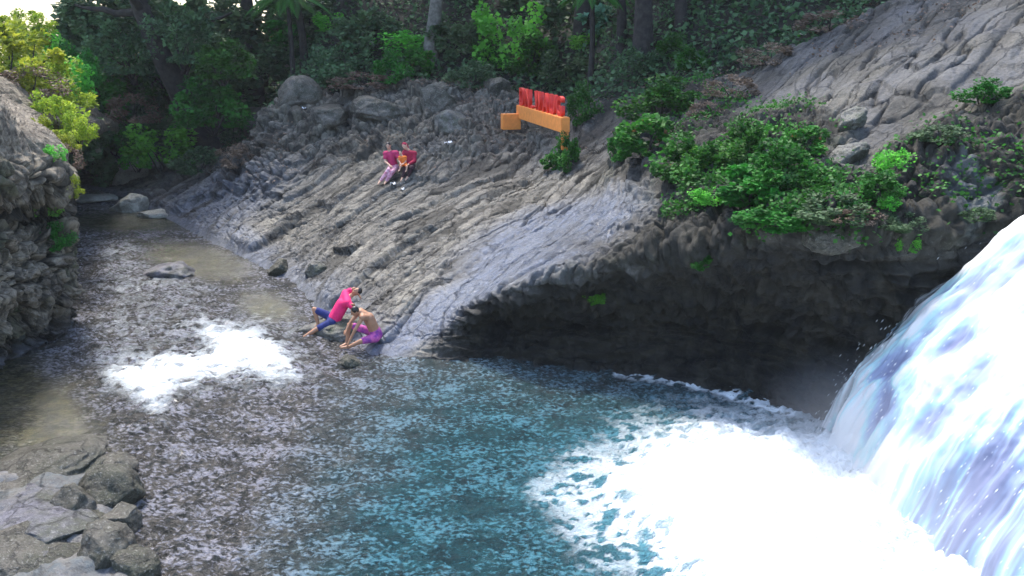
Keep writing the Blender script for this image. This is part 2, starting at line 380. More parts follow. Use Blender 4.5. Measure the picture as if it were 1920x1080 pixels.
# ------------------------------------------------------------------ the left cliff
lc = [
 [(148,605,0),Y_(150,520,19.9),Y_(142,440,20.2),Y_(132,402,20.5),Y_(142,350,20),Y_(140,305,20.4),Y_(118,275,21.5),Y_(80,240,24)],
 [(60,665,0),Y_(66,560,17.5),Y_(60,450,17.9),Y_(60,405,18.6),Y_(62,350,17.5),Y_(60,290,18),Y_(60,235,19),Y_(30,190,22.5)],
 [(-10,715,0),Y_(-6,600,16.1),Y_(-10,450,16.4),Y_(-10,410,17.2),Y_(-10,345,16.0),Y_(-10,260,16.5),Y_(-10,172,17.6),Y_(-60,120,22)],
 [(-200,850,0),Y_(-200,700,13.2),Y_(-200,480,13.5),Y_(-200,430,14.3),Y_(-200,330,13.2),Y_(-200,220,13.6),Y_(-220,100,15),Y_(-300,60,20)],
]
L = [[pt(a) for a in c] for c in lc]
L = [[c[0] + np.array([1.2, -.3, -1.5])] + c + [c[-1] + (-1, 4, -.6), c[-1] + (-4, 14, -1.6)] for c in L]
far1 = [q + np.array([-5.5, 4.0, -1.9 if i > 4 else 0]) for i, q in enumerate(L[0])]
far2 = [q + np.array([-20., 12, -3.4 if i > 4 else 0]) for i, q in enumerate(L[0])]
near1 = [q + np.array([-3.5, -7., 0]) for q in L[3]]
L = np.array([far2, far1] + L + [near1]) + np.array([-.3, .0, 0])
tu2 = tvals([16, 40, 190, 130, 60, 20]); tv2 = tvals([10, 50, 70, 40, 40, 36, 36, 24, 12, 10])
G = cr(L, tu2); G = np.swapaxes(cr(np.swapaxes(G, 0, 1), tv2), 0, 1)
nu2, nv2 = G.shape[:2]; N = normals(G)
if N[nu2 // 2, 30, 0] < 0: N = -N
p = G.reshape(-1, 3); nn = N.reshape(-1, 3); V2 = np.tile(tv2, nu2)
wp = p + np.stack([fbm(p * 1.5, 3, 200 + k) for k in range(3)], 1) * .55
a1, a2, ia = worley(wp * np.array([2.1, 2.1, 3.2]), 21); b1, b2, ib = worley(wp * np.array([5.2, 5.2, 7]), 22)
face = sstep(.5, 1.2, V2) * (1 - sstep(5.2, 6.2, V2)); top = sstep(5.2, 6.2, V2)
cob = np.sqrt(np.clip(1 - (a1 / .75) ** 2, 0, 1)) * (.5 + ia); cob2 = np.sqrt(np.clip(1 - (b1 / .75) ** 2, 0, 1)) * (.3 + ib)
D = face * (cob * .34 + cob2 * .17 - .25 + fbm(p * .6, 3, 230) * .4) + top * (fbm(p * np.array([1.5, 3, 1.5]), 4, 240, True) * .22) + fbm(p * 5, 3, 250) * .04
br = top * .9 + .25 * face * (ia > .6)
me = np_mesh('cliff', p + nn * D[:, None], grid_faces(nu2, nv2), M_cliff,
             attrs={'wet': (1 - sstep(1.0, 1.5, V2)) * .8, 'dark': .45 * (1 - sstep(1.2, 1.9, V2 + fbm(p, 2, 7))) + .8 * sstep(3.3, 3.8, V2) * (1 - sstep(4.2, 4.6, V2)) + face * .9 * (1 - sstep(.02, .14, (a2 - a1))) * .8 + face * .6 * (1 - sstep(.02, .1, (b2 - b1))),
                    'moss': face * sstep(0., .2, fbm(p * .9, 3, 260)), 'brown': np.clip(br, 0, 1)})
cliff = link('rock_cliff', me, kind='structure', label='conglomerate rock cliff studded with cobbles left of the river')
for o in (cliff,):
    if o.data.polygons[(nu2 // 2) * (nv2 - 1) + 60].normal.x < 0: o.data.flip_normals()

# ------------------------------------------------------------------ gravel shoal in the near left corner
gx, gy = np.meshgrid(np.linspace(-13, -3.6, 150), np.linspace(5, 13.2, 150), indexing='ij')
p = np.stack([gx, gy, 0 * gx], 2).reshape(-1, 3); sx, sy = project(p)
inside = sstep(330, 120, sx + .0 * sy) if False else 1 - sstep(150, 290, sx - (sy - 900) * .25)
inside = inside * sstep(845, 920, sy + sx * .05)
c1, c2, ic = worley(p * 3.2, 33)
p[:, 2] = -.35 + inside * (.55 + fbm(p * .8, 3, 300) * .3) + np.sqrt(np.clip(1 - (c1 / .8) ** 2, 0, 1)) * .12 * ic
p[:, 2] += fbm(p * 6, 3, 310) * .03
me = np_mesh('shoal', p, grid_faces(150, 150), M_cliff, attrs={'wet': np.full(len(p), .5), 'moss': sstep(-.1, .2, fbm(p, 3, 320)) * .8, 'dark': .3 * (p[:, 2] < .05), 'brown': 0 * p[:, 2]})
link('river_shoal', me, kind='structure', label='low rocky shoal at the near left edge of the pool')

# ------------------------------------------------------------------ water
WN = (640, 620)
yy = 4.5 * (44 / 4.5) ** (np.linspace(0, 1, WN[1])); xx = np.linspace(-1, 1, WN[0])
xc = np.where(xx < 0, xx * 1.0, xx)
Xg = xx[:, None] * (4.0 + yy[None] * .60); Yg = np.repeat(yy[None], WN[0], 0)
p = np.stack([Xg, Yg, 0 * Xg], 2).reshape(-1, 3); wx, wy = project(p)
jit = fbm(p * 1.1, 4, 400) * 90; jit2 = fbm(p * 3.7, 4, 410) * 60
jx = wx + jit + jit2 * .6; jy = wy + fbm(p * 1.4, 4, 420) * 50 + jit2 * .3
bigf = poly(jx, jy, [(1165,905),(1205,862),(1265,828),(1330,805),(1450,810),(1540,830),(1700,760),(2200,900),(2200,1400),(1350,1400),(1300,1060),(1250,1000),(1190,955)], 120)
halo = poly(jx, jy, [(1010,930),(1080,855),(1190,795),(1330,765),(1500,780),(1700,740),(2200,900),(2200,1400),(1190,1400),(1170,1090),(1060,985)], 180)
rap = poly(wx + jit * .35 + jit2 * .35, wy + jit * .2 + jit2 * .35, [(385,622),(480,640),(515,665),(548,708),(500,700),(440,690),(372,710),(320,728),(292,772),(262,745),(215,712),(300,690),(375,682),(398,655)], 60)
raph = poly(wx + jit2, wy + jit2 * .5, [(150,430),(250,430),(300,470),(420,560),(560,560),(570,640),(600,720),(520,760),(360,780),(300,860),(230,780),(180,720),(160,640),(170,560)], 110)
thin = sstep(.02, .16, fbm(p * np.array([2.2, 3.2, 1]), 4, 440, True))
teal = poly(wx + jit * .6, wy + jit * .4, [(780,700),(900,665),(1200,690),(1560,770),(1700,1200),(640,1200),(560,1090),(610,930),(700,790)], 260)
still = poly(wx + jit * .2, wy + jit * .15, [(-300,560),(60,660),(140,720),(190,790),(210,840),(40,900),(-300,980)], 80)
pools = np.maximum(blob(wx, wy, 250, 415, 130, 22, 0, .5), np.maximum(blob(wx + jit * .2, wy, 370, 490, 110, 34, -12, .5), blob(wx + jit * .2, wy, 500, 580, 60, 34, -15, .6)))
calm = np.clip(still + pools, 0, 1)
dist = p[:, 1]
ch1 = fbm(p * np.array([1.9, 2.3, 1]), 4, 450); ch2 = fbm(p * np.array([5.5, 7.0, 1]), 3, 460, True); ch3 = vnoise(p * np.array([13., 17, 1]), 470)
amp = (1 - .85 * calm) * (1 - .4 * teal); ch4 = vnoise(p * np.array([8., 11, 1]), 475)
H = amp * (ch1 * .13 + (ch2 - .2) * .10 + ch4 * .035 + ch3 * .018) * (1 + halo * .8)
H = H + bigf * (.14 + fbm(p * .9, 4, 480) * .35 + fbm(p * 4, 3, 481, True) * .05) + rap * (.16 + fbm(p * 2.2, 3, 482) * .3)
lumps = np.sqrt(np.clip(1 - (worley(p * np.array([1.1, 1.1, 1]), 51)[0] / .8) ** 2, 0, 1))
H = H + raph * (1 - rap) * lumps * .12
p[:, 2] = H
lace = sstep(.42, .62, (fbm(p * np.array([2.6, 3.6, 0]), 5, 490, True) + .25 * ch2 + .32))
foam = np.clip(bigf ** 1.3 * 1.25 + halo * (1 - bigf) * lace * .9 * sstep(.0, .6, halo) + rap ** 1.4 * 1.1 + (1 - calm) * .12 * lace * sstep(.45, .75, fbm(p * .5, 3, 500) + .5) * (1 - halo) + raph * lace * .3, 0, 1)
edge = poly(wx, wy + jit * .1, [(1150,690),(1350,722),(1500,775),(1480,785),(1330,735),(1150,703)], 14)
foam = np.clip(foam + edge * lace * 1.2, 0, 1)
def water_mat():
    m, n, b = mat('river water')
    v = coords(n); vs = coords(n, (1.6, 2.4, 1))
    teal_, brn, fo = attr(n, 'teal'), attr(n, 'brown'), attr(n, 'foam')
    peb = noise(n, 3.2, 7, .65, v)
    shallow = mixc(n, ramp(n, peb, [(.38, 0), (.62, 1)]), (.028, .026, .02), (.12, .108, .09))
    deep = mixc(n, ramp(n, noise(n, 1.2, 6, .6, vs), [(.35, 0), (.65, 1)]), (.004, .026, .030), (.014, .070, .078))
    brown_ = mixc(n, ramp(n, peb, [(.4, 0), (.65, 1)]), (.022, .022, .01), (.085, .08, .035))
    c = mixc(n, teal_, shallow, deep); c = mixc(n, brn, c, brown_)
    vq = coords(n, (1., 1.55, 1))
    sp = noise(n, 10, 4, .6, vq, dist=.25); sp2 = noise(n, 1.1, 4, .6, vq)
    spk = ramp(n, math_(n, 'ADD', sp, math_(n, 'MULTIPLY', math_(n, 'SUBTRACT', sp2, .5), .6)), [(.49, 0), (.63, 1)])  # froth flecks, with sky glints on the ripples painted in as pale colour
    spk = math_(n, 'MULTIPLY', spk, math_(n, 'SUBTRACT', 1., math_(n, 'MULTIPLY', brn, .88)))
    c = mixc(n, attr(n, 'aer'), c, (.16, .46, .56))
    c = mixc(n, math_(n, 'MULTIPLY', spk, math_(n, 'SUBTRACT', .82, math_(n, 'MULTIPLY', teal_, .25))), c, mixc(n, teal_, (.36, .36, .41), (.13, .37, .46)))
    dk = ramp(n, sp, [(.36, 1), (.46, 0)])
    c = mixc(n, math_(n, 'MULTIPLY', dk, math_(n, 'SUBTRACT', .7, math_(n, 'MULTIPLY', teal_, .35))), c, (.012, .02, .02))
    fn = noise(n, 7, 8, .7, vs, dist=.5)
    ff = math_(n, 'ADD', fo, math_(n, 'MULTIPLY', math_(n, 'SUBTRACT', fn, .5), math_(n, 'MULTIPLY', 1.7, math_(n, 'MULTIPLY', fo, math_(n, 'SUBTRACT', 1.3, fo)))), True)
    ff = ramp(n, ff, [(.18, 0), (.5, .45), (.85, 1)])
    n.links.new(mixc(n, ff, c, (.86, .93, .96)), b.inputs['Base Color'])
    n.links.new(math_(n, 'ADD', .08, math_(n, 'MULTIPLY', ff, .6)), b.inputs['Roughness'])
    b.inputs['IOR'].default_value = 1.33; b.inputs['Specular IOR Level'].default_value = 1.0
    h1 = noise(n, 5, 5, .65, vs, dist=.3); h2 = noise(n, 16, 4, .6, vs)
    amt = math_(n, 'MULTIPLY', math_(n, 'SUBTRACT', 1., math_(n, 'MULTIPLY', brn, .8)), math_(n, 'SUBTRACT', 1., math_(n, 'MULTIPLY', ff, .6)))
    hh = math_(n, 'MULTIPLY', math_(n, 'ADD', math_(n, 'ADD', h1, sp), math_(n, 'MULTIPLY', h2, .5)), amt)
    bump(n, hh, 1., .13, b)
    return m
M_water = water_mat()
me = np_mesh('river', p, grid_faces(*WN), M_water, attrs={'foam': foam, 'teal': teal * (1 - .3 * still), 'brown': calm, 'aer': np.clip(halo ** 1.6 * .6, 0, 1)})
if me.polygons[1000].normal.z < 0: me.flip_normals()
link('river_water', me, kind='structure', label='rippling river and teal plunge pool with white foam')
# river bed
me = np_mesh('bed', np.array([[-60, -10, -1.7], [60, -10, -1.7], [60, 60, -1.7], [-60, 60, -1.7]]), [[0, 1, 2, 3]], M_brown)
link('ground', me, kind='structure', label='river bed under the water')

# ------------------------------------------------------------------ waterfall
sec = []       # sections from the far left edge towards the viewer: each a list of points from foot to brink
edge0 = [P(1530,800,Y=14.3) - (0, 0, .25), P(1600,700,Y=14.2), P(1680,612,Y=14.1), P(1800,505,Y=13.9), P(1925,400,Y=13.7), P(2060,330,Y=13.8), P(2400,300,Y=13.9)]
bul = [0, .05, .12, .12, .05, 0, 0]
for k, (dy, dx, up) in enumerate([(0, 0, 0), (-.9, -.12, .38), (-2.0, -.05, .62), (-3.3, .1, .75), (-4.6, .35, .7), (-6.2, .6, .6), (-8.5, 1.2, .4)]):
    sec.append([q + np.array([dx - up * .2, dy, up * (i / 6.) ** .6 + (0 if i else -.1)]) for i, q in enumerate(edge0)])
sec = np.array(sec)
tuf = np.linspace(0, len(sec) - 1, 330); tvf = np.linspace(0, 6, 300)
G = cr(sec, tuf); G = np.swapaxes(cr(np.swapaxes(G, 0, 1), tvf), 0, 1)
N = normals(G);
if N[100, 100, 0] > 0: N = -N
p = G.reshape(-1, 3); nn = N.reshape(-1, 3); UU = np.repeat(tuf, 300); VV = np.tile(tvf, 330)
c_ = np.stack([UU * 2.2, VV * .55, 0 * UU], 1); c2_ = np.stack([UU * 9, VV * .9, 0 * UU], 1)
cloud = fbm(np.stack([UU * 1.1, VV * .8, 0 * UU + 5], 1), 3, 600)
s1 = fbm(c_, 4, 601); s2 = fbm(c2_, 4, 602); s3 = fbm(np.stack([UU * 26, VV * 1.3, 0 * UU], 1), 3, 603)
cl2 = fbm(np.stack([UU * 2.4, VV * 1.6, 0 * UU + 9], 1), 4, 604)
D = s1 * .2 + s2 * .05 + cl2 * .13 + cloud * .28
body = sstep(-.05, .75, UU + s1 * .9 + s2 * 1.1 - .12 * (6 - VV) * .2)
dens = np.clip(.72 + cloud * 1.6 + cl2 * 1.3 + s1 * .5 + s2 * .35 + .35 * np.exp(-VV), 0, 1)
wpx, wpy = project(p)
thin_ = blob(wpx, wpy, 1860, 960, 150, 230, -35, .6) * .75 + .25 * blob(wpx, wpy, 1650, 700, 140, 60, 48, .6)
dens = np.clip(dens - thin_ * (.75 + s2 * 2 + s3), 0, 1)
def fall_mat():
    m, n, b = mat('falling water')
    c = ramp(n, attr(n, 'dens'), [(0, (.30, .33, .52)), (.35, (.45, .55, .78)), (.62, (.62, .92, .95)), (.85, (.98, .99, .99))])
    n.links.new(c, b.inputs['Base Color']); b.inputs['Roughness'].default_value = .45
    tr = node(n, 'ShaderNodeBsdfTransparent'); tl = node(n, 'ShaderNodeBsdfTranslucent'); n.links.new(c, tl.inputs[0])
    m1 = node(n, 'ShaderNodeMixShader'); m1.inputs[0].default_value = .35
    n.links.new(b.outputs[0], m1.inputs[1]); n.links.new(tl.outputs[0], m1.inputs[2])
    mx = node(n, 'ShaderNodeMixShader'); n.links.new(attr(n, 'body'), mx.inputs[0])
    n.links.new(tr.outputs[0], mx.inputs[1]); n.links.new(m1.outputs[0], mx.inputs[2])
    n.links.new(mx.outputs[0], n.nodes['Material Output'].inputs[0])
    return m
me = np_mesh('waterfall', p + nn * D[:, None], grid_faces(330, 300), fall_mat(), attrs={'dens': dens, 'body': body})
link('waterfall', me, kind='structure', label='white waterfall rushing down from the right into the pool')
# spray: drops thrown off the edge of the fall and round its foot
rs = np.random.RandomState(77); base_ = (G).reshape(-1, 3)
wgt = np.exp(-VV * 1.3); k_ = rs.choice(len(base_), 1500, p=wgt / wgt.sum())
c3 = base_[k_] + nn[k_] * rs.exponential(.06, (1500, 1)) + rs.normal(size=(1500, 3)) * .1; c3[:, 2] = np.maximum(c3[:, 2], .05)
fl = np.array([-.55, 0, -.83]); rr_ = rs.uniform(.003, .009, 1500)[:, None]
tet = np.array([[1, 0, -.5], [-.5, .87, -.5], [-.5, -.87, -.5], [0, 0, 0]]) 
v = np.concatenate([(c3[:, None] + tet[None] * rr_[:, :, None] * np.array([1, 1, .6]))[:, :3], (c3 + fl * rr_ * 6)[:, None], (c3 - fl * rr_ * 4)[:, None]], 1)
i_ = np.arange(1500)[:, None] * 5; f = np.concatenate([np.concatenate([i_ + a, i_ + b_, i_ + c__], 1) for a, b_, c__ in ((0, 1, 4), (1, 2, 4), (2, 0, 4), (1, 0, 3), (2, 1, 3), (0, 2, 3))])
mdrop, n_, b_ = mat('spray drops'); b_.inputs['Base Color'].default_value = (.9, .94, .97, 1); b_.inputs['Roughness'].default_value = .3
link('spray', np_mesh('spray', v.reshape(-1, 3), f, mdrop), label='fine white spray thrown off the edge and foot of the waterfall', cat='spray', kind='stuff')
mm = bpy.data.materials.new('mist'); mm.use_nodes = True; n_ = mm.node_tree; n_.nodes.remove(n_.nodes['Principled BSDF'])
pv = node(n_, 'ShaderNodeVolumePrincipled'); pv.inputs['Color'].default_value = (.95, .97, 1, 1); tcm = node(n_, 'ShaderNodeTexCoord')
ln = node(n_, 'ShaderNodeVectorMath'); ln.operation = 'LENGTH'; n_.links.new(tcm.outputs['Object'], ln.inputs[0])
fall_ = math_(n_, 'MULTIPLY', math_(n_, 'SUBTRACT', 1., ln.outputs['Value'], True), .3)
n_.links.new(fall_, pv.inputs['Density']); n_.links.new(pv.outputs[0], n_.nodes['Material Output'].inputs['Volume'])
mist = link('mist', np_mesh('mist', *(lambda q: (q[0], q[1]))(( __import__('numpy').array([[x, y, z] for x in (-1, 1) for y in (-1, 1) for z in (-1, 1)], float), np.array([[0, 1, 3, 2], [4, 6, 7, 5], [0, 4, 5, 1], [2, 3, 7, 6], [0, 2, 6, 4], [1, 5, 7, 3]]))), mm, False), label='pale mist hanging over the foot of the waterfall', cat='mist', kind='stuff', loc=(5.6, 11.2, .35))
mist.scale = (1.9, 4.6, 1.5)
# rock chute under the fall
p = (G - N * .45 + np.array([.15, 0, -.2])).reshape(-1, 3)
p = p + nn * (fbm(p * 1.2, 4, 620, True) * .3)[:, None]
zz = np.zeros(len(p))
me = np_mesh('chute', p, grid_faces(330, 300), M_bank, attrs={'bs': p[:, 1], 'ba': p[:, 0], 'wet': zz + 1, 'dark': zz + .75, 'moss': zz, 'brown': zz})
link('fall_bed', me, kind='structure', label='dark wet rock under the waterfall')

# ------------------------------------------------------------------ where things stand
def bvh(o):
    me = o.data; nvx = len(me.vertices); co = np.empty(nvx * 3, np.float32); me.vertices.foreach_get('co', co)
    idx = np.empty(len(me.loops), np.int32); me.loops.foreach_get('vertex_index', idx)
    return BVHTree.FromPolygons(co.reshape(-1, 3).tolist(), idx.reshape(-1, 4).tolist())
B_bank = bvh(bank); B_cliff = bvh(cliff)
def hit(px, py, trees=(B_bank,)):
    d = Vector(ray(px, py)).normalized(); best = None
    for t in trees:
        h = t.ray_cast(Vector(O), d)
        if h[0] is not None and (best is None or h[3] < best[1]): best = (h[0], h[3])
    wz = P(px, py, z=0.) if d.z < 0 else None
    if wz is not None and (best is None or np.linalg.norm(wz - O) < best[1]): return wz
    return np.array(best[0]) if best else P(px, py, Y=45)
def ground(x, y):
    h = B_bank.ray_cast(Vector((x, y, 40)), Vector((0, 0, -1)))
    h2 = B_cliff.ray_cast(Vector((x, y, 40)), Vector((0, 0, -1)))
    z = max([q[0].z for q in (h, h2) if q[0] is not None] + [-1.0])
    return z

# ------------------------------------------------------------------ boulders
def ico(sub):
    import bmesh
    b = bmesh.new(); bmesh.ops.create_icosphere(b, subdivisions=sub, radius=1)
    v = np.array([x.co[:] for x in b.verts]); f = np.array([[x.index for x in q.verts] for q in b.faces]); b.free(); return v, f
ICO = ico(5)
def boulder(name, px, py, wpx_, hpx_, m, label, seed, group=None, deep=1.0, tilt=0, on=(B_bank, B_cliff), angular=.5, z=None):
    c = hit(px, py + hpx_ * .35, on) if z is None else P(px, py + hpx_ * .35, z=z)
    s = depth(c) / F; rx = wpx_ * s / 2; rz = hpx_ * s / 2 * 1.15; ry = rx * deep * .8
    v = ICO[0].copy(); r = np.random.RandomState(seed)
    for k in range(int(9 * angular) + 5):                        # planar breaks
        d = r.normal(size=3); d /= np.linalg.norm(d); h = r.uniform(.55, .86); e = v @ d - h
        v = v - np.outer(np.clip(e, 0, None) * .85, d)
    v = v * (1 + fbm(v * 1.3 + seed * 7, 4, seed)[:, None] * .35 + fbm(v * 6 + seed, 3, seed + 3)[:, None] * .07)
    v = v * np.array([rx, ry, rz])
    a = R(tilt); v = np.stack([v[:, 0] * math.cos(a) + v[:, 2] * math.sin(a), v[:, 1], -v[:, 0] * math.sin(a) + v[:, 2] * math.cos(a)], 1)
    me = np_mesh(name, v, ICO[1], m)
    return link(name, me, label=label, cat='boulder' if name == 'boulder' else 'rock', group=group, loc=tuple(c + np.array([0, ry * .5, rz * .35])))
NB = 'boulders of the near left shoal'
sh = [
 (55,900,190,62,M_brown,'long flat pale grey boulder, farthest back of the near left rocks'),
 (60,948,95,54,M_blue,'lilac grey pointed boulder just in front of the long flat one'),
 (122,955,72,96,M_brown,'upright light grey boulder in the middle of the near left shoal'),
 (150,886,95,46,M_dark,'dark mossy hump of rock at the top of the near left shoal'),
 (192,930,95,90,M_dark,'dark olive boulder over which thin white water spills'),
 (40,1010,190,78,M_blue,'large lilac smooth boulder at the left picture edge'),
 (128,1015,80,56,M_brown,'grey green boulder right of the large lilac one'),
 (35,1072,210,62,M_brown,'broad pale boulder in the bottom left corner'),
 (182,1040,96,100,M_brown,'grey angular boulder at the bottom edge left of the pool'),
 (236,1070,84,60,M_dark,'dark low rock at the bottom edge beside the ripples'),
 (222,978,64,60,M_brown,'brown speckled rock on the pool side of the near left shoal'),
 (165,990,62,56,M_dark,'dark rock wedged between the grey boulders of the near left shoal'),
 (112,1066,84,56,M_dark,'dark green stone between the broad pale and the angular boulder'),
 (8,965,70,40,M_pale,'small sand coloured stone at the left edge above the large lilac boulder'),
 (210,880,60,44,M_brown,'small brown stone where the shoal ends in the ripples'),
]
for k, (x, y, w_, h_, m_, lb) in enumerate(sh):
    boulder('boulder', x, y, w_ * 1.3, h_ * 1.05, m_, lb, 700 + k, NB, 1.3, tilt=(-8, 6, 14, -5, 9)[k % 5], z=.02, on=())
boulder('boulder', 238, 384, 74, 42, M_pale, 'round pale boulder standing in the far shallows', 731, 'boulders in the river', z=0.)
boulder('boulder', 283, 402, 62, 20, M_pale, 'low flat pale stone just right of the round pale boulder', 732, 'boulders in the river', z=0.)
boulder('rock_slab', 245, 326, 120, 46, M_pale, 'tilted bluish slab of rock under the bright green bush by the far river', 733, tilt=-30, z=.2)
boulder('boulder', 293, 330, 46, 36, M_dark, 'dark purplish rock between the bluish slab and the bank', 734, 'boulders in the river', z=.3)
boulder('boulder', 172, 372, 90, 20, M_pale, 'flat whitish rock at the bend where the river disappears', 735, 'boulders in the river', z=0.)
boulder('boulder', 318, 515, 112, 46, M_blue, 'wet lilac rock that the river flows around in midstream', 736, 'boulders in the river', z=-.12)
boulder('boulder', 524, 503, 46, 38, M_dark, 'dark wet rock at the waterline upstream of the reclining man', 737, 'boulders at the waterline', z=.0)
boulder('boulder', 592, 503, 50, 30, M_boulder, 'light grey block lodged in a groove above the dark waterline rock', 738, 'boulders at the waterline')
boulder('boulder', 455, 700, 120, 36, M_dark, 'submerged brown rock hump beside the white rapid', 739, 'boulders in the river', z=-.22)
boulder('rock_ledge', 618, 618, 132, 40, M_boulder, 'low wet rock ledge under the man in the hot pink shirt', 751, z=-.02, deep=1.0)
boulder('boulder', 660, 680, 50, 34, M_dark, 'dark wet stone in the water below the crouching boy', 740, 'boulders in the river', z=-.05)
boulder('boulder', 815, 180, 84, 62, M_brown, 'tan boulder at the forest edge above the couple', 741, 'boulders at the forest edge')
boulder('boulder', 556, 172, 92, 66, M_brown, 'dark brown squarish boulder in the forest shade', 742, 'boulders at the forest edge')
boulder('boulder', 462, 228, 90, 74, M_brown, 'dark brown boulder at the left end of the rock slope crest', 743, 'boulders at the forest edge')
boulder('boulder', 930, 160, 62, 46, M_brown, 'mossy brown boulder beneath the tall fresh green shrub', 744, 'boulders at the forest edge')
boulder('boulder', 700, 205, 120, 52, M_brown, 'broad broken brown block on the crumbling crest', 745, 'boulders at the forest edge')
boulder('boulder', 620, 215, 92, 50, M_brown, 'blocky brown rock between the broad block and the squarish boulder', 746, 'boulders at the forest edge')
boulder('boulder', 850, 228, 84, 50, M_boulder, 'grey block below the tan boulder and left of the orange sign', 747, 'boulders at the forest edge')
boulder('boulder', 1600, 222, 66, 36, M_boulder, 'pale elongated rock above the ledge bushes beside the high slab', 748, 'rocks of the right slope', tilt=-35)
boulder('boulder', 1560, 440, 130, 62, M_brown, 'tan bulging rock over the dark hollow near the waterfall', 749, 'rocks of the right slope')
boulder('boulder', 1590, 292, 90, 42, M_boulder, 'pale speckled rock rib between the ledge bushes and mossy slope', 750, 'rocks of the right slope', tilt=-35)

# ------------------------------------------------------------------ foliage
def leaves(cent, size, rs, up=.5, asp=.45, droop=.2, radial=None):
    n_ = len(cent); d = rs.normal(size=(n_, 3)); d[:, 2] = d[:, 2] * .6 - droop
    if radial is not None: d += radial * .8
    d /= np.linalg.norm(d, axis=1, keepdims=True)
    nrm = rs.normal(size=(n_, 3)) * .7; nrm[:, 2] += up * 2
    s = np.cross(d, nrm); s /= np.linalg.norm(s, axis=1, keepdims=True) + 1e-9
    nr = np.cross(s, d)
    L_ = (size * rs.uniform(.6, 1.35, n_))[:, None]
    a = cent; c = cent + d * L_; m = cent + d * L_ * .45
    b_ = m + s * L_ * asp - nr * L_ * .06; e = m - s * L_ * asp - nr * L_ * .06
    v = np.stack([a, b_, c, e], 1).reshape(-1, 3)
    f = np.arange(n_ * 4).reshape(-1, 4); return v, f
def clumps(rx, ry, rz, K, n_, rs, shell=.75, clr=.22):
    d = rs.normal(size=(K, 3)); d /= np.linalg.norm(d, axis=1, keepdims=True)
    c = d * (rs.uniform(.35, 1, (K, 1)) ** shell)
    k = rs.randint(0, K, n_); cr_ = rs.uniform(.6, 1.4, K)
    o = rs.normal(size=(n_, 3)); o /= np.linalg.norm(o, axis=1, keepdims=True)
    q = c[k] + o * (clr * cr_[k] * rs.uniform(.3, 1, n_) ** .5)[:, None]
    tint = rs.uniform(0, 1, K)[k] * .55 + rs.uniform(0, .45, n_)
    return q * np.array([rx, ry, rz]), tint, c * np.array([rx, ry, rz])
def tube_mesh(paths, sides=7):
    V_, F_ = [], []; off = 0
    for pts, rad in paths:
        pts = np.asarray(pts, float); n_ = len(pts); T = np.gradient(pts, axis=0); T /= np.linalg.norm(T, axis=1, keepdims=True) + 1e-9
        ref = np.array([.3, .9, .1]); A = np.cross(T, ref); A /= np.linalg.norm(A, axis=1, keepdims=True) + 1e-9; B = np.cross(T, A)
        th = np.arange(sides) * 2 * math.pi / sides
        ring = pts[:, None] + (A[:, None] * np.cos(th)[None, :, None] + B[:, None] * np.sin(th)[None, :, None]) * np.asarray(rad)[:, None, None]
        V_.append(ring.reshape(-1, 3))
        for i in range(n_ - 1):
            for j in range(sides):
                j2 = (j + 1) % sides; F_.append([off + i * sides + j, off + i * sides + j2, off + (i + 1) * sides + j2, off + (i + 1) * sides + j])
        off += n_ * sides
    return np.concatenate(V_), np.array(F_)
def curve_pts(a, b, n_=7, bend=.15, rs=np.random):
    a = np.array(a, float); b = np.array(b, float); t = np.linspace(0, 1, n_)[:, None]; L_ = np.linalg.norm(b - a)
    o = rs.normal(size=3) * bend * L_; return a + (b - a) * t + o * (t * (1 - t)) + rs.normal(size=(n_, 3)) * .015 * L_ * (t > 0) * (t < 1)
cache = {}
def bush_meshes(key, seed, n_, leaf, m, aspect=.45, K=26, shell=.6, stems=7):
    """unit bush: radius 1, base at z=-.75"""
    if key in cache: return cache[key]
    rs = np.random.RandomState(seed)
    c, t, cc = clumps(1, 1, 1, K, n_, rs, shell, .27)
    c[:, 2] = np.where(c[:, 2] < -.6, -.6 - (c[:, 2] + .6) * .3, c[:, 2])
    rad = c / (np.linalg.norm(c, axis=1, keepdims=True) + 1e-6)
    v, f = leaves(c, leaf, rs, .5, aspect, .15, rad)
    lm = np_mesh('foliage', v, f, m, False, {'tint': np.repeat(t, 4)})
    paths = [(curve_pts((rs.normal() * .06, rs.normal() * .06, -1.0), cc[rs.randint(K)] * .9, 6, .2, rs), np.linspace(.035, .01, 6)) for _ in range(stems)]
    v, f = tube_mesh(paths, 5); sm = np_mesh('stem', v, f, M_bark)
    cache[key] = (lm, sm); return cache[key]
rnd = random.Random(5)
def put_bush(kind, c, sx, sy, sz, label, group, name='bush', rot=None):
    lm, sm = kind
    e = link(name, None, label=label, cat=name.replace('_', ' '), group=group, loc=tuple(c))
    e.rotation_euler = (0, 0, rnd.uniform(0, 6.28) if rot is None else rot)
    a = link('foliage', lm, e); b = link('stem', sm, e)
    for q in (a, b): q.location = (0, 0, sz * .75); q.scale = (sx, sy, sz)
    return e
K_green = bush_meshes('g', 1, 3200, .13, L_green)
K_green2 = bush_meshes('g2', 2, 2800, .16, L_green, .5, 20)
K_bright = bush_meshes('b', 3, 1500, .14, L_bright, .45, 22)
K_dark = bush_meshes('d', 4, 3600, .12, L_dark, .4, 34)
K_dark2 = bush_meshes('d2', 6, 3000, .16, L_dark, .4, 24)
K_yellow = bush_meshes('y', 7, 3400, .11, L_yellow, .4, 30)
K_dry = bush_meshes('dr', 8, 1800, .13, L_dry, .25, 20)
K_pale = bush_meshes('p', 9, 420, .36, L_pale, .34, 9)
KK = dict(g=K_green, G=K_green2, b=K_bright, d=K_dark, D=K_dark2, y=K_yellow, r=K_dry, p=K_pale)
